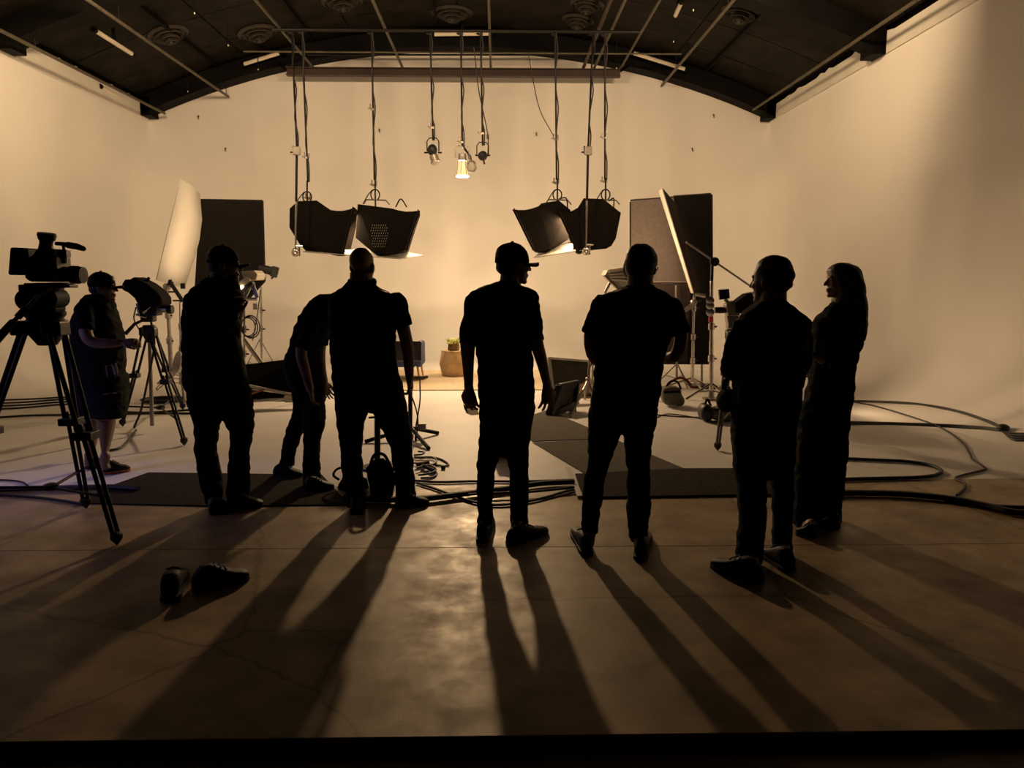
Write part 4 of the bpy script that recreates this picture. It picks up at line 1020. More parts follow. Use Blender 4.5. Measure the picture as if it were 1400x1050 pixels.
MB().box((g.x, g.y+0.12, 0.16), (0.20, 0.2, 0.32)).build('body', M_fabric, t, bevel=0.03)
MB().tube([(g.x-0.05, g.y+0.12, 0.31), (g.x-0.04, g.y+0.12, 0.36), (g.x+0.04, g.y+0.12, 0.36), (g.x+0.05, g.y+0.12, 0.31)], 0.01, 6).build('handle', M_fabric, t)
# white work lamp folded on the left, seen behind the bearded man's back
g = G(246, 549)
t = thing('reflector_dish', 'pale folded reflector dish behind the back of the bearded man', 'reflector', (g.x, g.y, 0))
c = P(248, 497, g.y)
MB().lathe(c, [(0.03, -0.10), (0.10, -0.05), (0.16, 0.06), (0.155, 0.06), (0.09, -0.04)], 18, (-0.6, -0.5, 0.2)).build('dish', M_foam, t, smooth='auto')
MB().tube([c, (c.x, c.y, 0.0)], 0.014, 8).build('post', M_dullsteel, t)
MB().lathe((c.x, c.y, 0.0), [(0.1, 0), (0.1, 0.012), (0.03, 0.02), (0.02, 0.03)], 12).build('base', M_dullsteel, t)

# low lamp added unseen behind the pair to brighten the right floor and wall
lp_ = P(1096, 520, 8.7); lp_.z = 0.55
t = thing('added_lamp_head', 'added low black work lamp hidden behind the dark-haired man and the woman', 'studio light', (lp_.x, lp_.y, 0)); t.name = 'added_work_lamp'
MB().lathe(lp_, [(0.03, -0.14), (0.08, -0.12), (0.10, 0.0), (0.12, 0.06), (0.11, 0.06), (0.09, 0.0), (0.02, -0.05)], 18, (1, -0.1, 0.1)).build('reflector', M_plastic, t, smooth='auto')
MB().ell(lp_+Vector((0.02, 0, 0)), (0.03, 0.03, 0.03), None, 10, 8).build('bulb', M_lit, t, smooth=True)
MB().tube([lp_+Vector((-0.02, 0, -0.09)), (lp_.x-0.02, lp_.y, 0.1)], 0.016, 8).build('post', M_blackmetal, t)
for k_ in range(3):
    a_ = 0.6+2*PI*k_/3; MB().tube([(lp_.x-0.02, lp_.y, 0.22), (lp_.x-0.02+0.18*math.cos(a_), lp_.y+0.18*math.sin(a_), 0.012)], 0.012, 6).build('leg', M_blackmetal, t)
sl_ = light('added_lamp_beam', 'SPOT', lp_+Vector((0.14, 0, 0.01)), SIDE_W, WARM, aim=lp_+Vector((3.0, -0.3, 0.25)), size=0.08, angle=math.radians(120)); adopt(sl_, t)
# ================================================================== people
TMP = bpy.data.scenes.new('tmp')
def remesh(mb, name, m, parent, voxel, smooth=3, wob=0.0, seed=0, labels=None):
    me = bpy.data.meshes.new('tmp'); me.from_pydata(mb.v, [], mb.f)
    bm = bmesh.new(); bm.from_mesh(me); bmesh.ops.recalc_face_normals(bm, faces=bm.faces); bm.to_mesh(me); bm.free()
    o = bpy.data.objects.new('tmp', me); TMP.collection.objects.link(o)
    r = o.modifiers.new('r', 'REMESH'); r.mode = 'VOXEL'; r.voxel_size = voxel
    if smooth:
        s = o.modifiers.new('s', 'SMOOTH'); s.iterations = smooth; s.factor = 0.5
    vl = TMP.view_layers[0]; vl.update(); dg = vl.depsgraph
    out = bpy.data.meshes.new_from_object(o.evaluated_get(dg)); out.name = name
    bpy.data.objects.remove(o); bpy.data.meshes.remove(me)
    if wob:
        nrm = [v.normal.copy() for v in out.vertices]; cos = []
        for v, nv in zip(out.vertices, nrm):
            p = v.co; q = Vector((p.x*7+seed, p.y*7, p.z*11+p.x*5)); fold = abs(noise.noise(q))*1.6-0.45
            cos.extend(p+nv*(fold*wob+noise.noise(q*2.9)*wob*0.45))
        out.vertices.foreach_set('co', cos); out.update()
    for p in out.polygons: p.use_smooth = True
    out.materials.clear(); out.materials.append(m)
    ob = bpy.data.objects.new(name, out); COL.objects.link(ob); adopt(ob, parent); return ob

def rowring(y, xl, xr, Y, th, n=22, grow=0.0, e=2.4):
    c = P((xl+xr)/2, y, Y); rx = (xr-xl)/2*S(Y)+grow; ry = th/2+grow; out = []
    for j in range(n):
        a = 2*PI*j/n; ca, sa = math.cos(a), math.sin(a)
        out.append(c+Vector((rx*math.copysign(abs(ca)**(2/e), ca), ry*math.copysign(abs(sa)**(2/e), sa), 0)))
    return out
def row_loft(mb, rows, Y, grow=0.0, th=None):
    """rows: (y, xl, xr, thickness, depth offset)"""
    mb.loft([rowring(r[0], r[1], r[2], Y+(r[4] if len(r) > 4 else 0), r[3], grow=grow) for r in rows])
def leg_rows(rows):        # (y, xl, xr, dy) -> thickness a touch over the width
    return rows

def hand(mb, wrist, d, palm, k=1.0, curl=0.5, spread=0.12, side=1):
    """wrist point, finger direction, palm normal; five separate bent fingers"""
    d = Vector(d).normalized(); pn = Vector(palm); pn = (pn-d*pn.dot(d)).normalized(); x = d.cross(pn).normalized()*side
    def ring(c, w, t): return [c+x*w*math.cos(2*PI*j/14)+pn*t*math.sin(2*PI*j/14) for j in range(14)]
    w = Vector(wrist)
    mb.loft([ring(w-d*0.03*k, 0.026*k, 0.020*k), ring(w+d*0.015*k, 0.030*k, 0.019*k), ring(w+d*0.05*k, 0.040*k, 0.018*k), ring(w+d*0.085*k, 0.042*k, 0.015*k), ring(w+d*0.098*k, 0.038*k, 0.010*k)])
    for i, L in enumerate((0.070, 0.080, 0.074, 0.058)):
        o = (i-1.5)
        b = w+d*(0.085-abs(o)*0.004)*k+x*o*0.0205*k; fd = (d+x*o*spread).normalized(); pts = [b]; a = 0.15+curl*0.3
        for sgm in (0.45, 0.32, 0.23):
            dd = (fd*math.cos(a)+pn*math.sin(a)).normalized(); pts.append(pts[-1]+dd*L*sgm*k); a += curl
        mb.tube(pts, [0.0095*k, 0.0092*k, 0.0085*k, 0.0072*k], 8, True)
    tb = w+d*0.025*k-x*0.026*k
    td = (d*0.75-x*0.7+pn*0.25).normalized(); t2 = (d*0.95-x*0.1+pn*0.4).normalized()
    mb.tube([tb, tb+td*0.038*k, tb+td*0.038*k+t2*0.030*k, tb+td*0.038*k+t2*0.052*k], [0.014*k, 0.0115*k, 0.0105*k, 0.0085*k], 8, True)

def head_mats(yaw, pitch=0.0, roll=0.0):
    # local: x right ear, y face, z up.  yaw 0 faces away from the camera, +90 deg faces the picture's right
    return Matrix.Rotation(-yaw, 3, 'Z') @ Matrix.Rotation(pitch, 3, 'X') @ Matrix.Rotation(roll, 3, 'Y')
def head(mb, o, R, k):
    def E(c, r): mb.ell(o+R @ (Vector(c)*k), [v*k for v in r], R, 18, 12)
    E((0, -0.012, 0.045), (0.075, 0.096, 0.085)); E((0, 0.022, -0.005), (0.066, 0.070, 0.092)); E((0, 0.040, -0.068), (0.046, 0.046, 0.036))
    E((0, 0.080, 0.034), (0.048, 0.016, 0.012)); E((0, 0.086, -0.050), (0.024, 0.013, 0.008)); E((0, 0.084, -0.062), (0.021, 0.012, 0.008)); E((0, 0.074, -0.090), (0.022, 0.016, 0.016))
    for s in (-1, 1):
        E((s*0.076, -0.006, 0.002), (0.010, 0.019, 0.031)); E((s*0.034, 0.066, -0.015), (0.022, 0.02, 0.02))
    mb.tube([o+R @ (Vector((0, 0.082, 0.028))*k), o+R @ (Vector((0, 0.100, 0.000))*k), o+R @ (Vector((0, 0.108, -0.016))*k)], [0.008*k, 0.011*k, 0.013*k], 8, True)
def hair_cap(mb, o, R, k, grow=0.008, low=-0.01, front=0.05, back=-0.03):
    """shell of short hair over the skull, lower at the back than at the brow"""
    def E(c, r): mb.ell(o+R @ (Vector(c)*k), [v*k for v in r], R, 20, 14)
    E((0, -0.018, 0.048), (0.075+grow, 0.094+grow, 0.085+grow)); E((0, -0.045, -0.005), (0.066+grow*0.8, 0.062+grow*0.6, 0.055))
def cap(t, o, R, k, m=M_cap, patch=False, brim_drop=-0.12):
    mb = MB(); n = 24; rings = []
    for i in range(7):
        a = i/6*PI/2*0.97
        rings.append([o+R @ (Vector((math.cos(v)*0.086*math.cos(a), -0.010+math.sin(v)*0.106*math.cos(a), 0.040+0.100*math.sin(a)))*k) for v in [2*PI*j/n for j in range(n)]])
    rings.insert(0, [p+R @ Vector((0, 0, -0.022*k)) for p in rings[0]])
    mb.loft(rings); mb.ell(o+R @ (Vector((0, -0.01, 0.141))*k), (0.010*k, 0.010*k, 0.008*k), None, 8, 6)
    c = mb.build('cap', m, t, smooth='auto')
    br = MB(); top = []
    for j in range(13):
        a = PI*j/12; x = math.cos(a)*0.075; y = 0.088+math.sin(a)*0.075; z = 0.034-0.034*abs(math.cos(a))**2+brim_drop*(y-0.088)*2.2
        top.append(o+R @ (Vector((x, y, z))*k))
    base = [o+R @ (Vector((-0.078, 0.05, 0.004))*k), o+R @ (Vector((0.078, 0.05, 0.004))*k)]
    br.slab(top+base, R @ Vector((0, 0, 0.014*k))); br.build('brim', m, c)
    if patch: MB().ell(o+R @ (Vector((0, 0.083, 0.085))*k), (0.030*k, 0.012*k, 0.024*k), R, 12, 8).build('front_patch', M_paper, c, smooth=True)
def shoe(t, heel, toe, w=0.098, hgt=0.105, m=M_shoe, sole=M_rubber, tilt=0.0, lift=0.0, z0=0.0):
    heel, toe = Vector(heel), Vector(toe); heel.z = toe.z = 0
    d = toe-heel; L = d.length; d.normalize(); x = Vector((d.y, -d.x, 0)); up = Vector((0, 0, 1))
    if lift: # heel raised
        d = (d-up*lift).normalized(); up = (up+Vector((d.x, d.y, 0))*lift).normalized()
    prof = ((0.0, 0.026, 0.060), (0.05, 0.036, 0.085), (0.16, 0.040, hgt), (0.30, 0.040, hgt*1.02), (0.42, 0.041, hgt*0.90), (0.56, 0.045, hgt*0.70), (0.72, 0.050, hgt*0.55), (0.86, 0.046, hgt*0.47), (0.95, 0.034, hgt*0.38), (1.0, 0.015, hgt*0.30))
    kw = w/0.098; base = heel+Vector((0, 0, 0.002+z0))+(Vector((0, 0, 1))*lift*L if lift else Vector())
    rings = []
    for u, hw, hh in prof:
        c = base+d*u*L; rg = []
        for j in range(14):
            a = 2*PI*j/14; sx = math.cos(a); sz = math.sin(a)
            rg.append(c+x*hw*kw*math.copysign(abs(sx)**0.75, sx)+up*(0.016+(hh-0.016)*(0.5+0.5*math.copysign(abs(sz)**0.8, sz))))
        rings.append(rg)
    s = MB().loft(rings).build('shoe', m, t, smooth='auto')
    left = [base+d*u*L+x*(hw*kw+0.004) for u, hw, hh in prof]; right = [base+d*u*L-x*(hw*kw+0.004) for u, hw, hh in prof]
    MB().slab(left+list(reversed(right)), up*0.022).build('sole', sole, s)
    for u in (0.42, 0.50, 0.58):
        c = base+d*u*L+up*(hgt*(0.93-(u-0.42)*1.55)); MB().tube([c-x*0.026*kw, c+up*0.006, c+x*0.026*kw], 0.004, 5).build('lace', M_rubber, s)
    return s

def person(label, Y, rows, hd, arms, legs, feet, top=M_shirt, bottom=M_trouser, skin=M_skin, hair=None, capm=None, patch=False, neck=None, sleeve='short', voxel=0.006, seed=0, collar=False, shorts=False, th_leg=1.08, bare=()):
    s = S(Y); ft = [G(*f[0]) for f in feet]
    root = thing('person', label, 'person', (sum(f.x for f in ft)/len(ft), sum(f.y for f in ft)/len(ft), 0))
    R = head_mats(*hd['rot']); k = hd.get('k', 1.0); ho = P(hd['x'], hd['y'], Y+hd.get('dy', 0))
    # --- body: one continuous skin surface, head to ankles
    b = MB(); head(b, ho, R, k)
    r0 = rows[0]; nb = P((r0[1]+r0[2])/2, r0[0]+6, Y+(r0[4] if len(r0) > 4 else 0))
    if neck: nb = P(neck[0], neck[1], Y+neck[2])
    b.tube([ho+R @ (Vector((0, -0.020, -0.03))*k), ho+R @ (Vector((0, -0.022, -0.09))*k), nb], [hd.get('nr', 0.058)*k, hd.get('nr', 0.058)*1.03*k, hd.get('nr', 0.058)*1.15*k], 16)
    row_loft(b, rows, Y, -0.014)
    for a in arms:
        pts = [P(x, y, Y+dy) for x, y, dy, r in a['pts']]; rs = [max(0.02, r*s-0.004) for *_, r in a['pts']]
        b.tube(catmull(pts, 3), [rs[min(i//3, len(rs)-1)]*(1-(i % 3)/3)+rs[min(i//3+1, len(rs)-1)]*(i % 3)/3 for i in range(3*(len(pts)-1)+1)], 14, True)
        hand(b, pts[-1], a['dir'], a['palm'], a.get('k', 1.0), a.get('curl', 0.5), a.get('spread', 0.12), a.get('side', 1))
    for lg in legs:
        row_loft(b, [(y, xl+2, xr-2, (xr-xl)*s*th_leg-0.02, dy) for y, xl, xr, dy in lg], Y)
    for i_, ((h, tt, *_), lg) in enumerate(zip(feet, legs)):
        y, xl, xr, dy = bare[i_][-2][:3]+(bare[i_][-2][4],) if bare else lg[-1]; an = P((xl+xr)/2, y, Y+dy); g0, g1 = G(*h), G(*tt)
        b.tube([an+Vector((0, 0, 0.05)), Vector((an.x*0.5+g0.x*0.5+0.02*(g1.x-g0.x), an.y*0.5+g0.y*0.5, 0.055)), g0+(g1-g0)*0.40+Vector((0, 0, 0.040))], [0.040, 0.034, 0.024], 12, True)
    for rr_ in bare: row_loft(b, rr_, Y)
    remesh(b, 'body', skin, root, voxel, 2)
    # --- top
    c = MB(); row_loft(c, rows, Y)
    for a in arms:
        n = a.get('sleeve', 2); sp = a['pts'][:n+1]
        pts = [P(x, y, Y+dy) for x, y, dy, r in sp]; ex = a.get('ease', 1.12)
        rs = [r*s*ex for *_, r in sp]; rs[-1] *= a.get('cuff', 1.0)
        cp = catmull(pts, 3); m = len(cp)
        c.tube(cp, [rs[min(i//3, len(rs)-1)]*(1-(i % 3)/3)+rs[min(i//3+1, len(rs)-1)]*(i % 3)/3 for i in range(m)], 16)
        c.ell(pts[0], (rs[0], rs[0], rs[0]))
    sh = remesh(c, 'shirt', top, root, 0.010, 3, 0.011, seed)
    if collar:
        ring = []
        for j in range(20):
            v = 2*PI*j/20; ring.append(nb+Vector((0.082*math.cos(v), 0.085*math.sin(v), 0.010+0.022*math.sin(v)*collar)))
        ring.append(ring[0]); MB().tube(ring, 0.019, 8, flat=1.4).build('collar', top, sh, smooth='auto')
    # --- trousers
    d = MB()
    for lg in legs: row_loft(d, [(y, xl, xr, (xr-xl)*s*th_leg, dy) for y, xl, xr, dy in lg], Y)
    if hd.get('pelvis'): row_loft(d, hd['pelvis'], Y)
    remesh(d, 'shorts' if shorts else 'trousers', bottom, root, 0.010, 2, 0.010, seed+3)
    for f in feet:
        h, tt = f[0], f[1]; kw = f[2] if len(f) > 2 else {}
        shoe(root, G(*h), G(*tt), **kw)
    if hair:
        hb = MB(); hair_cap(hb, ho, R, k, **hd.get('hair', {})); remesh(hb, 'hair', hair, root, 0.008, 1, 0.006+hd.get('hair', {}).get('grow', 0)*0.2, seed+7)
    if capm: cap(root, ho, R, k, capm, patch)
    for sx in (-1, 1):
        MB().ell(ho+R @ (Vector((sx*0.031, 0.079, 0.016))*k), (0.012*k, 0.007*k, 0.007*k), R, 10, 8).build('eye', M_eye, root, smooth=True)
    return root, ho, R, k
rad = math.radians

# A. bearded man in a cap, profile to the right, hand at his chin
A = person('man in a black cap in profile, hand raised to his chin, before the black flag', 5.12,
    rows=[(379, 289, 312, 0.16, 0), (384, 279, 319, 0.20, 0), (391, 269, 325, 0.24, 0), (400, 259, 329, 0.28, 0), (415, 253, 329, 0.32, 0), (440, 251, 327, 0.32, 0), (470, 250, 328, 0.31, 0), (500, 251, 334, 0.31, 0), (525, 253, 339, 0.30, 0), (548, 259, 343, 0.28, 0)],
    hd=dict(x=307, y=364, rot=(rad(78), -0.04), k=1.0, nr=0.068, pelvis=[(530, 256, 341, 0.27, 0), (558, 262, 345, 0.26, 0), (572, 268, 345, 0.24, 0)]),
    arms=[dict(pts=[(262, 412, -0.12, 11), (275, 455, -0.22, 10.5), (300, 452, -0.24, 9.5), (320, 430, -0.18, 8)], dir=(0.25, 0.1, 1), palm=(0.3, 0.9, 0), curl=0.9, side=1, sleeve=3, ease=1.1),
          dict(pts=[(305, 412, 0.14, 11), (312, 448, 0.20, 10), (322, 442, 0.12, 8), (328, 420, 0.05, 7)], dir=(0.1, -0.2, 1), palm=(-0.6, 0.4, 0), curl=0.9, side=-1, sleeve=1)],
    legs=[[(548, 258, 303, 0), (562, 262, 304, 0), (580, 266, 300, 0), (600, 267.5, 297, 0), (615, 268, 295.5, 0), (632, 269, 299, 0), (650, 272, 303, 0), (665, 275, 304, -0.02), (683, 281, 303, -0.03), (692, 284, 305, -0.04)],
          [(548, 303, 344, 0.02), (562, 306, 345, 0.02), (578, 310, 346, 0.02), (592, 315, 346, 0.03), (615, 314.5, 341, 0.04), (645, 312, 341, 0.06), (665, 311, 341, 0.08), (683, 311, 339, 0.10)]],
    feet=[((286, 703), (325, 697), {}), ((313, 694), (360, 692), {})], capm=M_cap, hair=M_hair, collar=0.6, seed=1)
# beard
mbd = MB(); root, ho, Rm, kk = A
for c_, r_ in (((0, 0.050, -0.078), (0.050, 0.046, 0.040)), ((0, 0.070, -0.100), (0.03, 0.025, 0.022))):
    mbd.ell(ho+Rm @ Vector(c_), r_, Rm)
remesh(mbd, 'beard', M_hair, root, 0.008, 2, 0.004)

# B. bald man seen from behind
B = person('bald man in a black polo shirt and trousers seen from behind, feet apart', 5.12,
    rows=[(382, 479, 511, 0.16, 0), (388, 473, 514, 0.18, 0), (394, 466, 520, 0.21, 0), (399, 459, 532, 0.23, 0), (405, 454, 540, 0.25, 0), (418, 451, 545, 0.27, 0), (440, 450, 543, 0.29, 0), (465, 452, 541, 0.30, 0), (490, 453, 542, 0.31, 0), (512, 454, 546, 0.31, 0), (535, 456, 552, 0.30, 0)],
    hd=dict(x=495.5, y=366, rot=(rad(14), 0.0), k=1.05, nr=0.073, pelvis=[(520, 455, 550, 0.29, 0), (545, 458, 554, 0.29, 0), (560, 461, 556, 0.27, 0)]),
    arms=[dict(pts=[(542, 412, 0, 11.5), (551, 447, 0, 10), (557, 475, 0.02, 9.5), (559, 500, 0.06, 8), (560, 516, 0.09, 6.5)], dir=(0.05, 0.15, -1), palm=(-1, 0.3, 0), curl=0.75, side=-1, sleeve=1, ease=1.2, cuff=1.1),
          dict(pts=[(461, 412, 0.02, 11.5), (461, 447, 0.10, 10.5), (468, 474, 0.20, 9), (485, 476, 0.34, 7)], dir=(1, 0.3, 0.1), palm=(0, 0.5, -1), curl=0.7, side=1, sleeve=1, ease=1.15)],
    legs=[[(535, 456, 505, 0), (560, 459, 504, 0), (575, 460, 499, 0), (595, 463, 497, 0), (615, 465, 495, 0), (640, 466.5, 496, 0), (660, 469, 497.5, -0.03), (680, 474, 499, -0.06), (692, 475, 500, -0.08)],
          [(535, 505, 553, 0), (560, 508, 557, 0), (575, 516, 560, 0.02), (592, 525, 563, 0.03), (610, 534, 564, 0.05), (640, 538, 565.5, 0.08), (662, 541, 567, 0.1), (680, 541, 569, 0.12)]],
    feet=[((486, 704), (493, 678), {}), ((541, 694), (586, 689), {})], collar=0.5, seed=2)

# C. man bending forward behind the bald man
C = person('man bending forward with both arms hanging, half hidden by the bald man', 5.95,
    rows=[(402, 436, 478, 0.20, 0), (408, 427, 480, 0.26, 0), (417, 419, 478, 0.30, 0), (432, 410, 468, 0.32, 0), (448, 403.5, 455, 0.33, 0), (466, 398.5, 445, 0.33, 0), (480, 394, 440, 0.33, 0), (492, 389, 440, 0.33, 0), (504, 389, 442, 0.33, 0), (518, 395, 444, 0.32, 0)],
    hd=dict(x=484, y=412, rot=(rad(80), -0.9), k=1.0, pelvis=[(482, 394, 440, 0.32, 0), (497, 387.5, 442, 0.33, 0), (515, 392, 444, 0.32, 0), (535, 399, 445, 0.30, 0), (550, 402, 445, 0.28, 0)]),
    neck=(468, 410, 0),
    arms=[dict(pts=[(427, 440, -0.18, 10.5), (412, 478, -0.22, 8.5), (417, 505, -0.22, 7.5), (424, 532, -0.20, 6)], dir=(0.15, 0.05, -1), palm=(1, 0.2, 0), curl=0.45, side=1, sleeve=1),
          dict(pts=[(450, 435, 0.08, 10), (438, 470, 0.02, 9), (438, 500, -0.02, 8), (443, 521, -0.03, 6)], dir=(0.22, 0, -1), palm=(0.8, -0.4, 0), curl=0.25, spread=0.22, side=1, sleeve=1)],
    legs=[[(535, 399, 430, 0.06), (555, 401, 426, 0.06), (570, 398, 422, 0.08), (585, 392, 417, 0.06), (600, 389, 411, 0.06), (615, 385, 405.5, 0.05), (628, 383, 403, 0.05), (638, 380, 402, 0.05)],
          [(535, 410, 444, -0.05), (560, 413, 443.5, -0.05), (576, 414, 445, -0.06), (588, 415, 442, -0.12), (605, 415, 438, -0.17), (630, 415, 437.5, -0.24), (650, 414, 438.5, -0.29), (663, 415, 440, -0.31)]],
    feet=[((375, 651), (415, 652), {}), ((417, 671), (457, 668), {})], hair=M_hair, seed=3)

# D. man in a cap, centre, head turned right
D = person('man in a black cap and long-sleeved shirt, head turned right, holding a paper', 4.48,
    rows=[(384, 683, 708, 0.15, 0), (389, 667, 712, 0.19, 0), (394, 654, 722, 0.22, 0), (400, 644, 732, 0.24, 0), (410, 641, 734, 0.25, 0), (430, 643, 731, 0.26, 0), (455, 647, 729, 0.26, 0), (480, 650, 728, 0.25, 0), (502, 652, 729, 0.25, 0), (520, 653, 731, 0.25, 0), (540, 653, 732, 0.25, 0)],
    hd=dict(x=702, y=364, rot=(rad(66), -0.02), k=1.0, pelvis=[(515, 654, 730, 0.24, 0), (540, 653.5, 732, 0.25, 0), (560, 654.5, 732, 0.25, 0), (580, 655, 729, 0.24, 0)]),
    arms=[dict(pts=[(649, 410, 0, 12.5), (643, 440, 0, 11.5), (639.5, 470, -0.02, 11.5), (640, 500, 0.02, 9), (641, 530, 0.06, 7)], dir=(0.12, 0.1, -1), palm=(0.45, 0.9, 0), curl=0.5, k=1.12, side=1, sleeve=2, ease=1.04, cuff=1.06),
          dict(pts=[(726, 412, 0, 12), (729.5, 440, 0, 11), (733, 466, -0.02, 10.5), (741, 495, 0.02, 9), (748, 527, 0.06, 6.5)], dir=(0.05, 0.08, -1), palm=(-0.45, 0.9, 0), curl=0.3, spread=0.22, k=1.12, side=-1, sleeve=2, ease=1.04, cuff=1.06)],
    legs=[[(555, 654, 694, 0), (585, 655, 690, 0), (607, 654, 689, 0), (628, 652, 683, 0), (645, 651.5, 677, 0), (665, 651.5, 677, 0), (690, 651.5, 674, -0.02), (702, 653, 675, -0.03), (716, 652, 675, -0.03)],
          [(555, 692, 732, 0), (572, 692, 730, 0), (596, 689, 726, 0), (618, 688, 723, 0), (640, 695, 723, 0), (660, 696, 724, 0), (682, 696, 722, 0.0), (704, 696.5, 723, 0.0), (716, 696, 723, 0)]],
    feet=[((659, 743), (668, 712), {}), ((696, 746), (746, 727), {})], top=M_shirt2, capm=M_cap, hair=M_hair, seed=4)
wr = P(643, 558, 4.54)
pp = thing('folded_paper', 'folded white paper held in the left hand of the man in the cap', 'paper', wr)
MB().slab([P(634, 553, 4.60), P(653, 560, 4.62), P(655, 567, 4.62), P(645, 568, 4.60), P(637, 565, 4.60)], (0, 0.002, 0.0)).build('sheet', M_thinpaper, pp)
MB().slab([P(633, 552, 4.59), P(635, 560, 4.59), P(641, 566, 4.59), P(637, 557, 4.59)], (0, 0.004, 0)).build('dark_cover', M_plastic, pp)

# E. man in glasses
E = person('man in a loose black T-shirt and glasses seen from behind, arms folded in front', 4.25,
    rows=[(387, 860, 892, 0.15, 0), (393, 850, 898, 0.19, 0), (399, 834, 910, 0.22, 0), (407, 818, 919, 0.25, 0), (420, 812, 925, 0.28, 0), (445, 811, 925, 0.29, 0), (470, 811, 915, 0.29, 0), (495, 812, 907, 0.28, 0), (520, 811, 905, 0.28, 0), (540, 808, 903, 0.28, 0), (556, 806, 901, 0.28, 0)],
    hd=dict(x=877, y=369, rot=(rad(28), 0.0), k=1.04, nr=0.068, hair=dict(grow=0.013),  pelvis=[(530, 809, 900, 0.26, 0), (556, 806, 899, 0.27, 0), (575, 805, 897, 0.26, 0), (588, 804, 895, 0.24, 0)]),
    arms=[dict(pts=[(822, 418, 0, 12), (807, 458, 0.02, 10), (815, 492, 0.08, 9.5), (850, 492, 0.25, 8), (875, 482, 0.30, 6.5)], dir=(1, 0.1, 0.3), palm=(0, -0.3, 1), curl=0.6, side=1, sleeve=1, ease=1.22, cuff=1.22),
          dict(pts=[(918, 420, 0, 12), (931, 456, 0.02, 10), (923, 487, 0.06, 10), (900, 487, 0.22, 8), (880, 485, 0.30, 6.5)], dir=(-1, 0.1, 0.2), palm=(0, -0.3, 1), curl=0.6, side=-1, sleeve=1, ease=1.25, cuff=1.2)],
    legs=[[(556, 806, 852, 0), (575, 804, 851, 0), (595, 803, 849, 0), (615, 803, 841, 0), (636, 803, 833, 0), (652, 798, 827, 0), (677, 796, 826, 0), (702, 795.5, 820, -0.02), (716, 793, 819, -0.03), (728, 795, 819, -0.03)],
          [(556, 850, 900, 0), (575, 850, 898, 0), (594, 851, 894, 0), (616, 854, 890, 0), (647, 857.5, 889, 0), (677, 857, 890, -0.02), (702, 856, 888, -0.03), (728, 858, 886, -0.04), (738, 860, 885, -0.04)]],
    feet=[((803, 760), (788, 727), {}), ((875, 767), (882, 733), {})], hair=M_hair, seed=5)
root, ho, Rm, kk = E
gl = MB()
for sx in (-1, 1):
    gl.tube([ho+Rm @ Vector((sx*0.080, -0.005, 0.022)), ho+Rm @ Vector((sx*0.078, 0.06, 0.020)), ho+Rm @ Vector((sx*0.062, 0.108, 0.018))], 0.0035, 6)
    ctr = ho+Rm @ Vector((sx*0.036, 0.112, 0.012))
    gl.tube([ctr+Rm @ Vector((0.028*math.cos(v), 0, 0.020*math.sin(v))) for v in [2*PI*i/14 for i in range(15)]], 0.004, 6)
gl.build('glasses', M_chrome, root, smooth='auto')
MB().tube([ho+Rm @ Vector((-0.088, -0.02, 0.035)), ho+Rm @ Vector((-0.098, 0.0, 0.0)), ho+Rm @ Vector((-0.09, 0.015, -0.03))], 0.012, 8, True).build('earpiece', M_plastic, root, smooth='auto')

# F. dark-haired man on the right, arms folded
F = person('dark-haired man in black with a bag on his arm, face turned left', 4.02,
    rows=[(410, 1040, 1072, 0.16, 0), (416, 1030, 1080, 0.20, 0), (424, 1018, 1092, 0.23, 0), (434, 1010, 1102, 0.26, 0), (446, 1006, 1105, 0.28, 0), (470, 1005, 1103, 0.30, 0), (500, 1005, 1099, 0.30, 0), (530, 1003, 1096, 0.30, 0), (560, 1001, 1092, 0.30, 0), (590, 999, 1088, 0.29, 0)],
    hd=dict(x=1053, y=387, rot=(rad(-42), 0.0), k=1.03, nr=0.066, hair=dict(grow=0.013),  pelvis=[(570, 1001, 1090, 0.28, 0), (598, 998, 1088, 0.28, 0), (625, 1002, 1086, 0.27, 0), (650, 1006, 1085, 0.25, 0)]),
    arms=[dict(pts=[(1014, 448, 0, 13), (1000, 484, 0.02, 11.5), (997, 508, 0.08, 11), (1022, 512, 0.26, 9), (1045, 505, 0.3, 7)], dir=(1, 0.1, 0.1), palm=(0, -0.3, 1), curl=0.6, side=1, sleeve=3, ease=1.05),
          dict(pts=[(1096, 446, 0, 13), (1098, 490, 0.04, 12), (1088, 514, 0.14, 11), (1066, 514, 0.28, 9), (1048, 508, 0.3, 7)], dir=(-1, 0.1, 0), palm=(0, -0.3, 1), curl=0.6, side=-1, sleeve=3, ease=1.05)],
    legs=[[(600, 999, 1048, 0), (617, 1001, 1048, 0), (642, 1004.5, 1048, 0), (661, 1007.5, 1047.5, 0), (686, 1008, 1048, 0), (711, 1010, 1047, -0.02), (736, 1007.5, 1045, -0.04), (757, 1005, 1043, -0.06), (770, 1006, 1042, -0.07)],
          [(600, 1044, 1088, 0.05), (640, 1050, 1085, 0.05), (664, 1055, 1085, 0.06), (690, 1056, 1084, 0.07), (723, 1056, 1083.5, 0.08), (743, 1055, 1083, 0.08), (757, 1056, 1082, 0.08)]],
    feet=[((1040, 798), (974, 773), {'w': 0.108, 'hgt': 0.12}), ((1080, 783), (1046, 757), {'w': 0.105, 'hgt': 0.12})], hair=M_hair, seed=6)
hb = P(991, 545, 4.2)
bg = thing('shoulder_bag', 'soft black bag hanging at the elbow of the dark-haired man', 'bag', hb)
MB().ell(P(994, 547, 4.15), (13.5*S(4.15), 0.10, 17*S(4.15)), Matrix.Rotation(0.25, 3, 'Y'), 18, 12).build('pouch', M_fabric, bg, smooth=True)
MB().tube(catmull([P(989, 532, 4.15), P(994, 518, 4.13), P(1003, 510, 4.05), P(1004, 530, 4.15)], 4), 0.014, 8).build('strap', M_fabric, bg, smooth='auto')

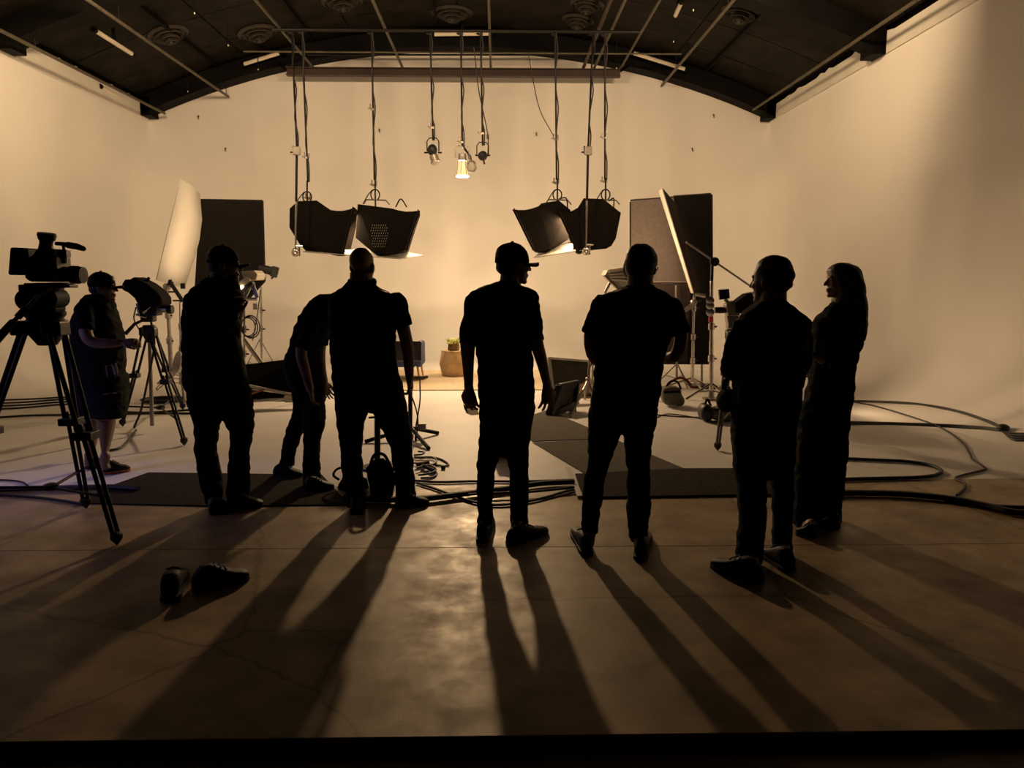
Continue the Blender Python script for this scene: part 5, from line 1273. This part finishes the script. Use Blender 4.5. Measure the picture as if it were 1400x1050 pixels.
# G. woman with long hair
Gw = person('woman with long straight hair and wide black trousers, facing left', 4.68,
    rows=[(410, 1141, 1166, 0.14, 0), (418, 1134, 1170, 0.17, 0), (427, 1125, 1176, 0.22, 0), (436, 1114, 1178, 0.26, 0), (450, 1110, 1178, 0.28, 0), (470, 1110, 1176, 0.28, 0), (490, 1110, 1170, 0.27, 0), (508, 1108, 1167, 0.26, 0), (520, 1107, 1166, 0.26, 0), (535, 1106, 1166, 0.26, 0)],
    hd=dict(x=1150, y=386, rot=(rad(-88), 0.02), k=0.93, pelvis=[(510, 1108, 1166, 0.25, 0), (530, 1104, 1167, 0.27, 0), (550, 1100, 1164, 0.27, 0), (565, 1098, 1161, 0.26, 0)]),
    arms=[dict(pts=[(1164, 445, -0.10, 10), (1160, 478, -0.16, 9), (1148, 500, -0.20, 8.5), (1125, 492, -0.22, 7), (1112, 486, -0.2, 6)], dir=(-1, 0.1, 0.2), palm=(0, 0.3, 1), curl=0.6, k=0.9, side=1, sleeve=3),
          dict(pts=[(1122, 442, 0.12, 10), (1114, 478, 0.16, 9), (1112, 500, 0.10, 8.5), (1125, 496, -0.02, 7), (1138, 490, -0.06, 6)], dir=(1, -0.2, 0.1), palm=(0, 0.3, 1), curl=0.6, k=0.9, side=-1, sleeve=3)],
    legs=[[(550, 1097, 1134, 0.02), (580, 1092, 1131, 0.02), (612, 1089, 1128, 0.02), (650, 1086, 1124, 0.0), (680, 1085, 1121, 0.0), (710, 1084.5, 1120, -0.03), (731, 1084, 1119, -0.08)],
          [(550, 1126, 1164, 0), (580, 1124, 1159.5, 0), (612, 1122, 1158, 0.0), (650, 1120, 1155.5, 0.02), (680, 1117, 1151, 0.03), (706, 1116, 1149.5, 0.05), (718, 1116, 1149, 0.05)]],
    feet=[((1116, 736), (1089, 729), {'w': 0.085, 'hgt': 0.09}), ((1148, 723), (1120, 718), {'w': 0.085, 'hgt': 0.09})], skin=M_skin2, seed=8)
root, ho, Rm, kk = Gw
hm = MB(); Yg = 4.68
def hrow(y, xl, xr, th, dy=0.0): return rowring(y, xl, xr, Yg+dy, th)
hm.loft([hrow(360, 1146, 1160, 0.06), hrow(363, 1137, 1170, 0.14), (hrow(369, 1132, 1175, 0.18)), hrow(378, 1133, 1178, 0.20), hrow(388, 1137, 1180, 0.20), hrow(400, 1139, 1181.5, 0.20), hrow(412, 1138, 1183, 0.20), hrow(425, 1143, 1184.5, 0.20), hrow(440, 1150, 1184, 0.19), hrow(455, 1157, 1182, 0.16), hrow(466, 1168, 1180, 0.10)])
hairo = remesh(hm, 'hair', M_hairbrown, root, 0.009, 2, 0.006, 11)

# H. man at the far camera, shorts
H = person('man in a black cap and shorts standing at the covered camera', 6.15,
    rows=[(403, 120, 147, 0.18, 0), (408, 114, 150, 0.24, 0), (418, 109, 154, 0.30, 0), (432, 104, 158, 0.36, 0), (448, 100, 163, 0.38, 0), (468, 102, 166, 0.39, 0), (488, 101, 168, 0.39, 0), (508, 102, 168, 0.38, 0), (522, 104, 169, 0.37, 0)],
    hd=dict(x=141, y=394.5, rot=(rad(84), 0.0), k=0.98, pelvis=[(512, 101, 170, 0.42, 0), (530, 102, 172, 0.42, 0), (552, 105, 171, 0.40, 0)]),
    arms=[dict(pts=[(115, 425, -0.20, 9.5), (117, 452, -0.26, 9), (125, 467, -0.27, 8), (150, 470, -0.25, 6.5), (166, 468, -0.22, 5)], dir=(1, 0.15, 0.05), palm=(0, 0.6, -0.8), curl=0.6, side=1, sleeve=1, ease=1.25),
          dict(pts=[(148, 430, 0.20, 9), (154, 452, 0.22, 8), (160, 462, 0.2, 7), (170, 467, 0.05, 5)], dir=(1, -0.5, 0), palm=(0, -0.6, -0.8), curl=0.7, side=-1, sleeve=1, ease=1.2)],
    legs=[[(535, 118, 170, -0.06), (555, 125, 171, -0.08), (571, 131, 171, -0.10)], [(535, 104, 150, 0.08), (555, 108, 146, 0.10), (571, 110, 142, 0.1)]],
    feet=[((140, 649), (178, 643), {'sole': M_orange, 'hgt': 0.11}), ((118, 642), (150, 636), {})], capm=M_cap, patch=True, hair=M_hair, collar=0.5, shorts=True, skin=M_skin, seed=9,
    bare=[[(560, 134, 158, 0.16, -0.10), (585, 136, 155, 0.15, -0.10), (600, 138, 152, 0.12, -0.10), (615, 140, 148, 0.085, -0.12), (632, 140.5, 148.5, 0.085, -0.14), (640, 140, 152, 0.09, -0.15)],
          [(560, 113, 137, 0.16, 0.10), (590, 116, 135, 0.14, 0.10), (615, 119, 129, 0.085, 0.08), (630, 118, 128, 0.085, 0.05), (636, 118, 130, 0.085, 0.05)]])
root, ho, Rm, kk = H
# keys and tools on his belt
MB().box(P(150, 508, 5.94), (0.09, 0.04, 0.10)).build('belt_pouch', M_fabric, root, bevel=0.01)
for a_, b_ in (((153, 498), (157, 512)), ((158, 496), (162, 514)), ((145, 500), (147, 514))): MB().tube([P(*a_, 5.92), P(*b_, 5.92)], 0.007, 6).build('tool', M_chrome, root)

# pair of shoes left on the concrete
for (h_, t_), lb in ((((232, 823), (246, 786)), 'empty black shoe on the concrete seen from its heel'), (((264, 808), (340, 790)), 'empty black shoe on the concrete lying sideways')):
    rt_ = thing('shoe_left_behind', lb, 'shoe', G(*h_), 'pair of shoes on the concrete')
    rt_.name = 'empty_shoe'
    so_ = shoe(rt_, G(*h_), G(*t_), w=0.115, hgt=0.125)
    so_.name = 'upper'

bpy.data.scenes.remove(TMP)
# ================================================================== cables on the floor
def cove_z(x):
    for e in (x-(XR-COVE), (XL+COVE)-x):
        if e > 0: return COVE-math.sqrt(max(0.0, COVE**2-min(e, COVE*0.98)**2))
    return 0.0
def GF(px, py, lift):
    z = lift
    for _ in range(25):
        p = G(px, py, z); z = 0.6*z+0.4*(cove_z(p.x)+lift)
    return G(px, py, z)
def cable(label, pts, r=0.011, m=M_cable, group='cables on the floor', z=None, name='floor_cable'):
    q = [GF(x, y, r+0.001 if z is None else z) for x, y in pts]
    c = catmull(q, 6); mid = c[len(c)//2]
    o = MB().tube(c, r, 7).build(name, m, smooth='auto', loc=(mid.x, mid.y, 0))
    return tag(o, label, 'cable', group)
# right side
cable('long dark cable curving along the foot of the right wall to the knotted bundle', [(1120, 549), (1168, 548.5), (1240, 551), (1300, 560), (1345, 574), (1370, 585)], 0.016)
cable('thin cable branching off the curved cable and running towards the camera', [(1165, 549), (1200, 556), (1250, 571), (1285, 584), (1313, 602), (1326, 620), (1330, 628), (1345, 638), (1346, 642), (1318, 649), (1306, 654), (1320, 661), (1318, 668), (1308, 677)], 0.009)
cable('pair of cables lying straight across the white floor on the right, upper strand', [(1130, 577), (1200, 578), (1290, 581), (1340, 584), (1368, 587)], 0.013)
cable('pair of cables lying straight across the white floor on the right, lower strand', [(1130, 580.5), (1210, 579.5), (1290, 583), (1340, 586), (1368, 589)], 0.010)
g = GF(1371, 590, 0.0)
kn = thing('cable_knot', 'small taped knot where the right-hand cables meet', 'cable', g)
MB().ell(g+Vector((0, 0, 0.04)), (0.06, 0.06, 0.04), None, 12, 8).build('wrap', M_cable, kn, smooth=True)
for k, yy in enumerate((592, 595, 598, 601)):
    q = [GF(1371, 590, 0.014), GF(1385, yy, 0.014), GF(1405, yy+1, 0.014), GF(1430, yy+3, 0.014)]
    MB().tube(catmull(q, 4), 0.010, 6).build('strand', M_cable, kn, smooth='auto')
cable('thick black cable looping back on the white floor beside the woman', [(1140, 626.5), (1200, 629), (1240, 631), (1272, 636), (1287, 643), (1280, 649), (1255, 652.5), (1200, 654), (1140, 655.5)], 0.015)
cable('heavy black cable bundle crossing the concrete right of the woman', [(1135, 674.5), (1180, 674), (1240, 676), (1300, 682), (1350, 692), (1385, 700), (1420, 701)], 0.024)
cable('second heavy cable beside the bundle crossing the concrete', [(1290, 684), (1340, 690), (1375, 693), (1420, 694)], 0.014)
# left side
cable('thick dark blue cable along the front edge of the white floor', [(-20, 670), (40, 668), (100, 667), (150, 666), (190, 668)], 0.022)
cable('thin dark cable on the concrete before the dark blue cable', [(-20, 675), (50, 680), (95, 686), (115, 690)], 0.010)
for k, (a_, b_) in enumerate(((552, 550), (556, 553.5), (547, 547), (560, 557))):
    cable('loose dark cable among several along the foot of the left wall', [(-20, a_), (30, (a_+b_)/2-1), (70, b_-3), (100, b_-5)], 0.011)
cable('dark cable crossing the white floor behind the tall tripod', [(-20, 572), (40, 568), (100, 567), (150, 566), (250, 565), (330, 567)], 0.012)
cable('dark cable under the covered camera running to the left bounce board', [(165, 563), (200, 564), (235, 562), (262, 560)], 0.012)
cable('thin curl of cable on the purple-lit floor', [(-10, 656), (12, 656.5), (30, 659), (38, 664)], 0.007)
cable('cable running from the foot of the man at the covered camera', [(148, 616), (165, 612), (178, 600), (186, 588)], 0.012)
g = G(222, 549)
cp_ = thing('cable_coil', 'coiled dark cable under the left bounce board', 'cable', g)
for k in range(4):
    rr = 0.13+0.03*k; MB().tube([g+Vector((rr*math.cos(v)*1.2, rr*math.sin(v), 0.014+0.02*(k % 2))) for v in [2*PI*i/22 for i in range(23)]], 0.012, 6).build('loop', M_cable, cp_, smooth='auto')
# centre: tangle by the black stand, and the heavy cable along the seam
g = G(580, 636)
tg = thing('cable_tangle', 'tangle of thin cables on the white floor beside the bald man', 'cable', g)
random.seed(12)
for k, pts in enumerate(([(566, 626), (595, 627), (610, 633), (612, 638), (595, 637), (575, 634)], [(568, 629), (590, 628), (597, 633), (592, 638), (570, 640)], [(570, 645), (585, 641), (596, 646), (590, 652), (572, 655)],
                         [(575, 655), (592, 654), (597, 648), (590, 643)], [(565, 636), (580, 638), (588, 640), (594, 646)], [(572, 622), (580, 623), (577, 626), (566, 627)])):
    q = [G(*p) for p in pts]
    for p in q: p.z = 0.009+0.012*(k % 3)
    MB().tube(catmull(q, 6), 0.008, 6).build('strand', M_cable, tg, smooth='auto')
for a_, b_ in (((578, 641), (594, 648)), ((570, 640), (586, 637))): MB().tube([G(*a_)+Vector((0, 0, 0.03)), G(*b_)+Vector((0, 0, 0.03))], 0.018, 8).build('connector', M_rubber, tg)
MB().box(G(606, 641)+Vector((0, 0, 0.015)), (0.035, 0.03, 0.03)).build('plug', M_rubber, tg)
cable('heavy black cable along the seam from the bald man to the man in the cap', [(470, 680), (520, 683), (575, 682), (620, 677), (660, 672), (700, 667), (740, 661), (785, 658.5)], 0.022, z=0.028)
cable('thin cable on the seam behind the man in the cap', [(565, 657), (600, 659), (650, 658), (720, 658), (785, 656)], 0.010, z=0.012)
cable('dark cable slanting to the white tape strip', [(570, 660), (600, 670), (630, 681), (670, 690), (720, 686), (785, 669)], 0.010, z=0.012)
cable('second cable slanting to the white tape strip', [(640, 676), (680, 674), (730, 672), (785, 666)], 0.010, z=0.035)
cable('thin cable on the white floor behind the man in glasses', [(895, 567), (920, 569), (960, 571), (1000, 573)], 0.008)
cable('thin looped cable by the grey-green sandbag', [(898, 571), (912, 566), (935, 568), (960, 573)], 0.006)
# tall tripod's floor spreader rods
# monitor added out of frame to put bluish light on tripod and floor
mp_ = Vector((-4.35, 5.0, 0))
vm = thing('added_monitor', 'added video monitor on a stand, out of frame beside the tall tripod', 'monitor', mp_)
Rm_ = Matrix.Rotation(-1.15, 3, 'Z')
MB().box(mp_+Vector((0, 0, 1.25)), (0.55, 0.05, 0.34), Rm_).build('casing', M_plastic, vm, bevel=0.01)
MB().box(mp_+Vector((0, 0, 1.25))+Rm_ @ Vector((0, 0.028, 0)), (0.50, 0.004, 0.29), Rm_).build('screen', M_screen, vm)
MB().tube([mp_+Vector((0, 0, 0.02)), mp_+Vector((0, 0, 1.1))], 0.02, 8).build('pole', M_blackmetal, vm)
MB().lathe(mp_, [(0.22, 0), (0.22, 0.015), (0.03, 0.03), (0.02, 0.05)], 16).build('base', M_blackmetal, vm)
mdir = Rm_ @ Vector((0, 1, -0.9))
ml = light('added_blue_glow', 'AREA', mp_+Vector((0, 0, 1.25))+Rm_ @ Vector((0, 0.04, 0)), BLUE_W, (0.45, 0.38, 1.0), size=0.5, size_y=0.3); ml.data.spread = math.radians(100)
ml.rotation_euler = mdir.to_track_quat('-Z', 'Y').to_euler(); adopt(ml, vm)
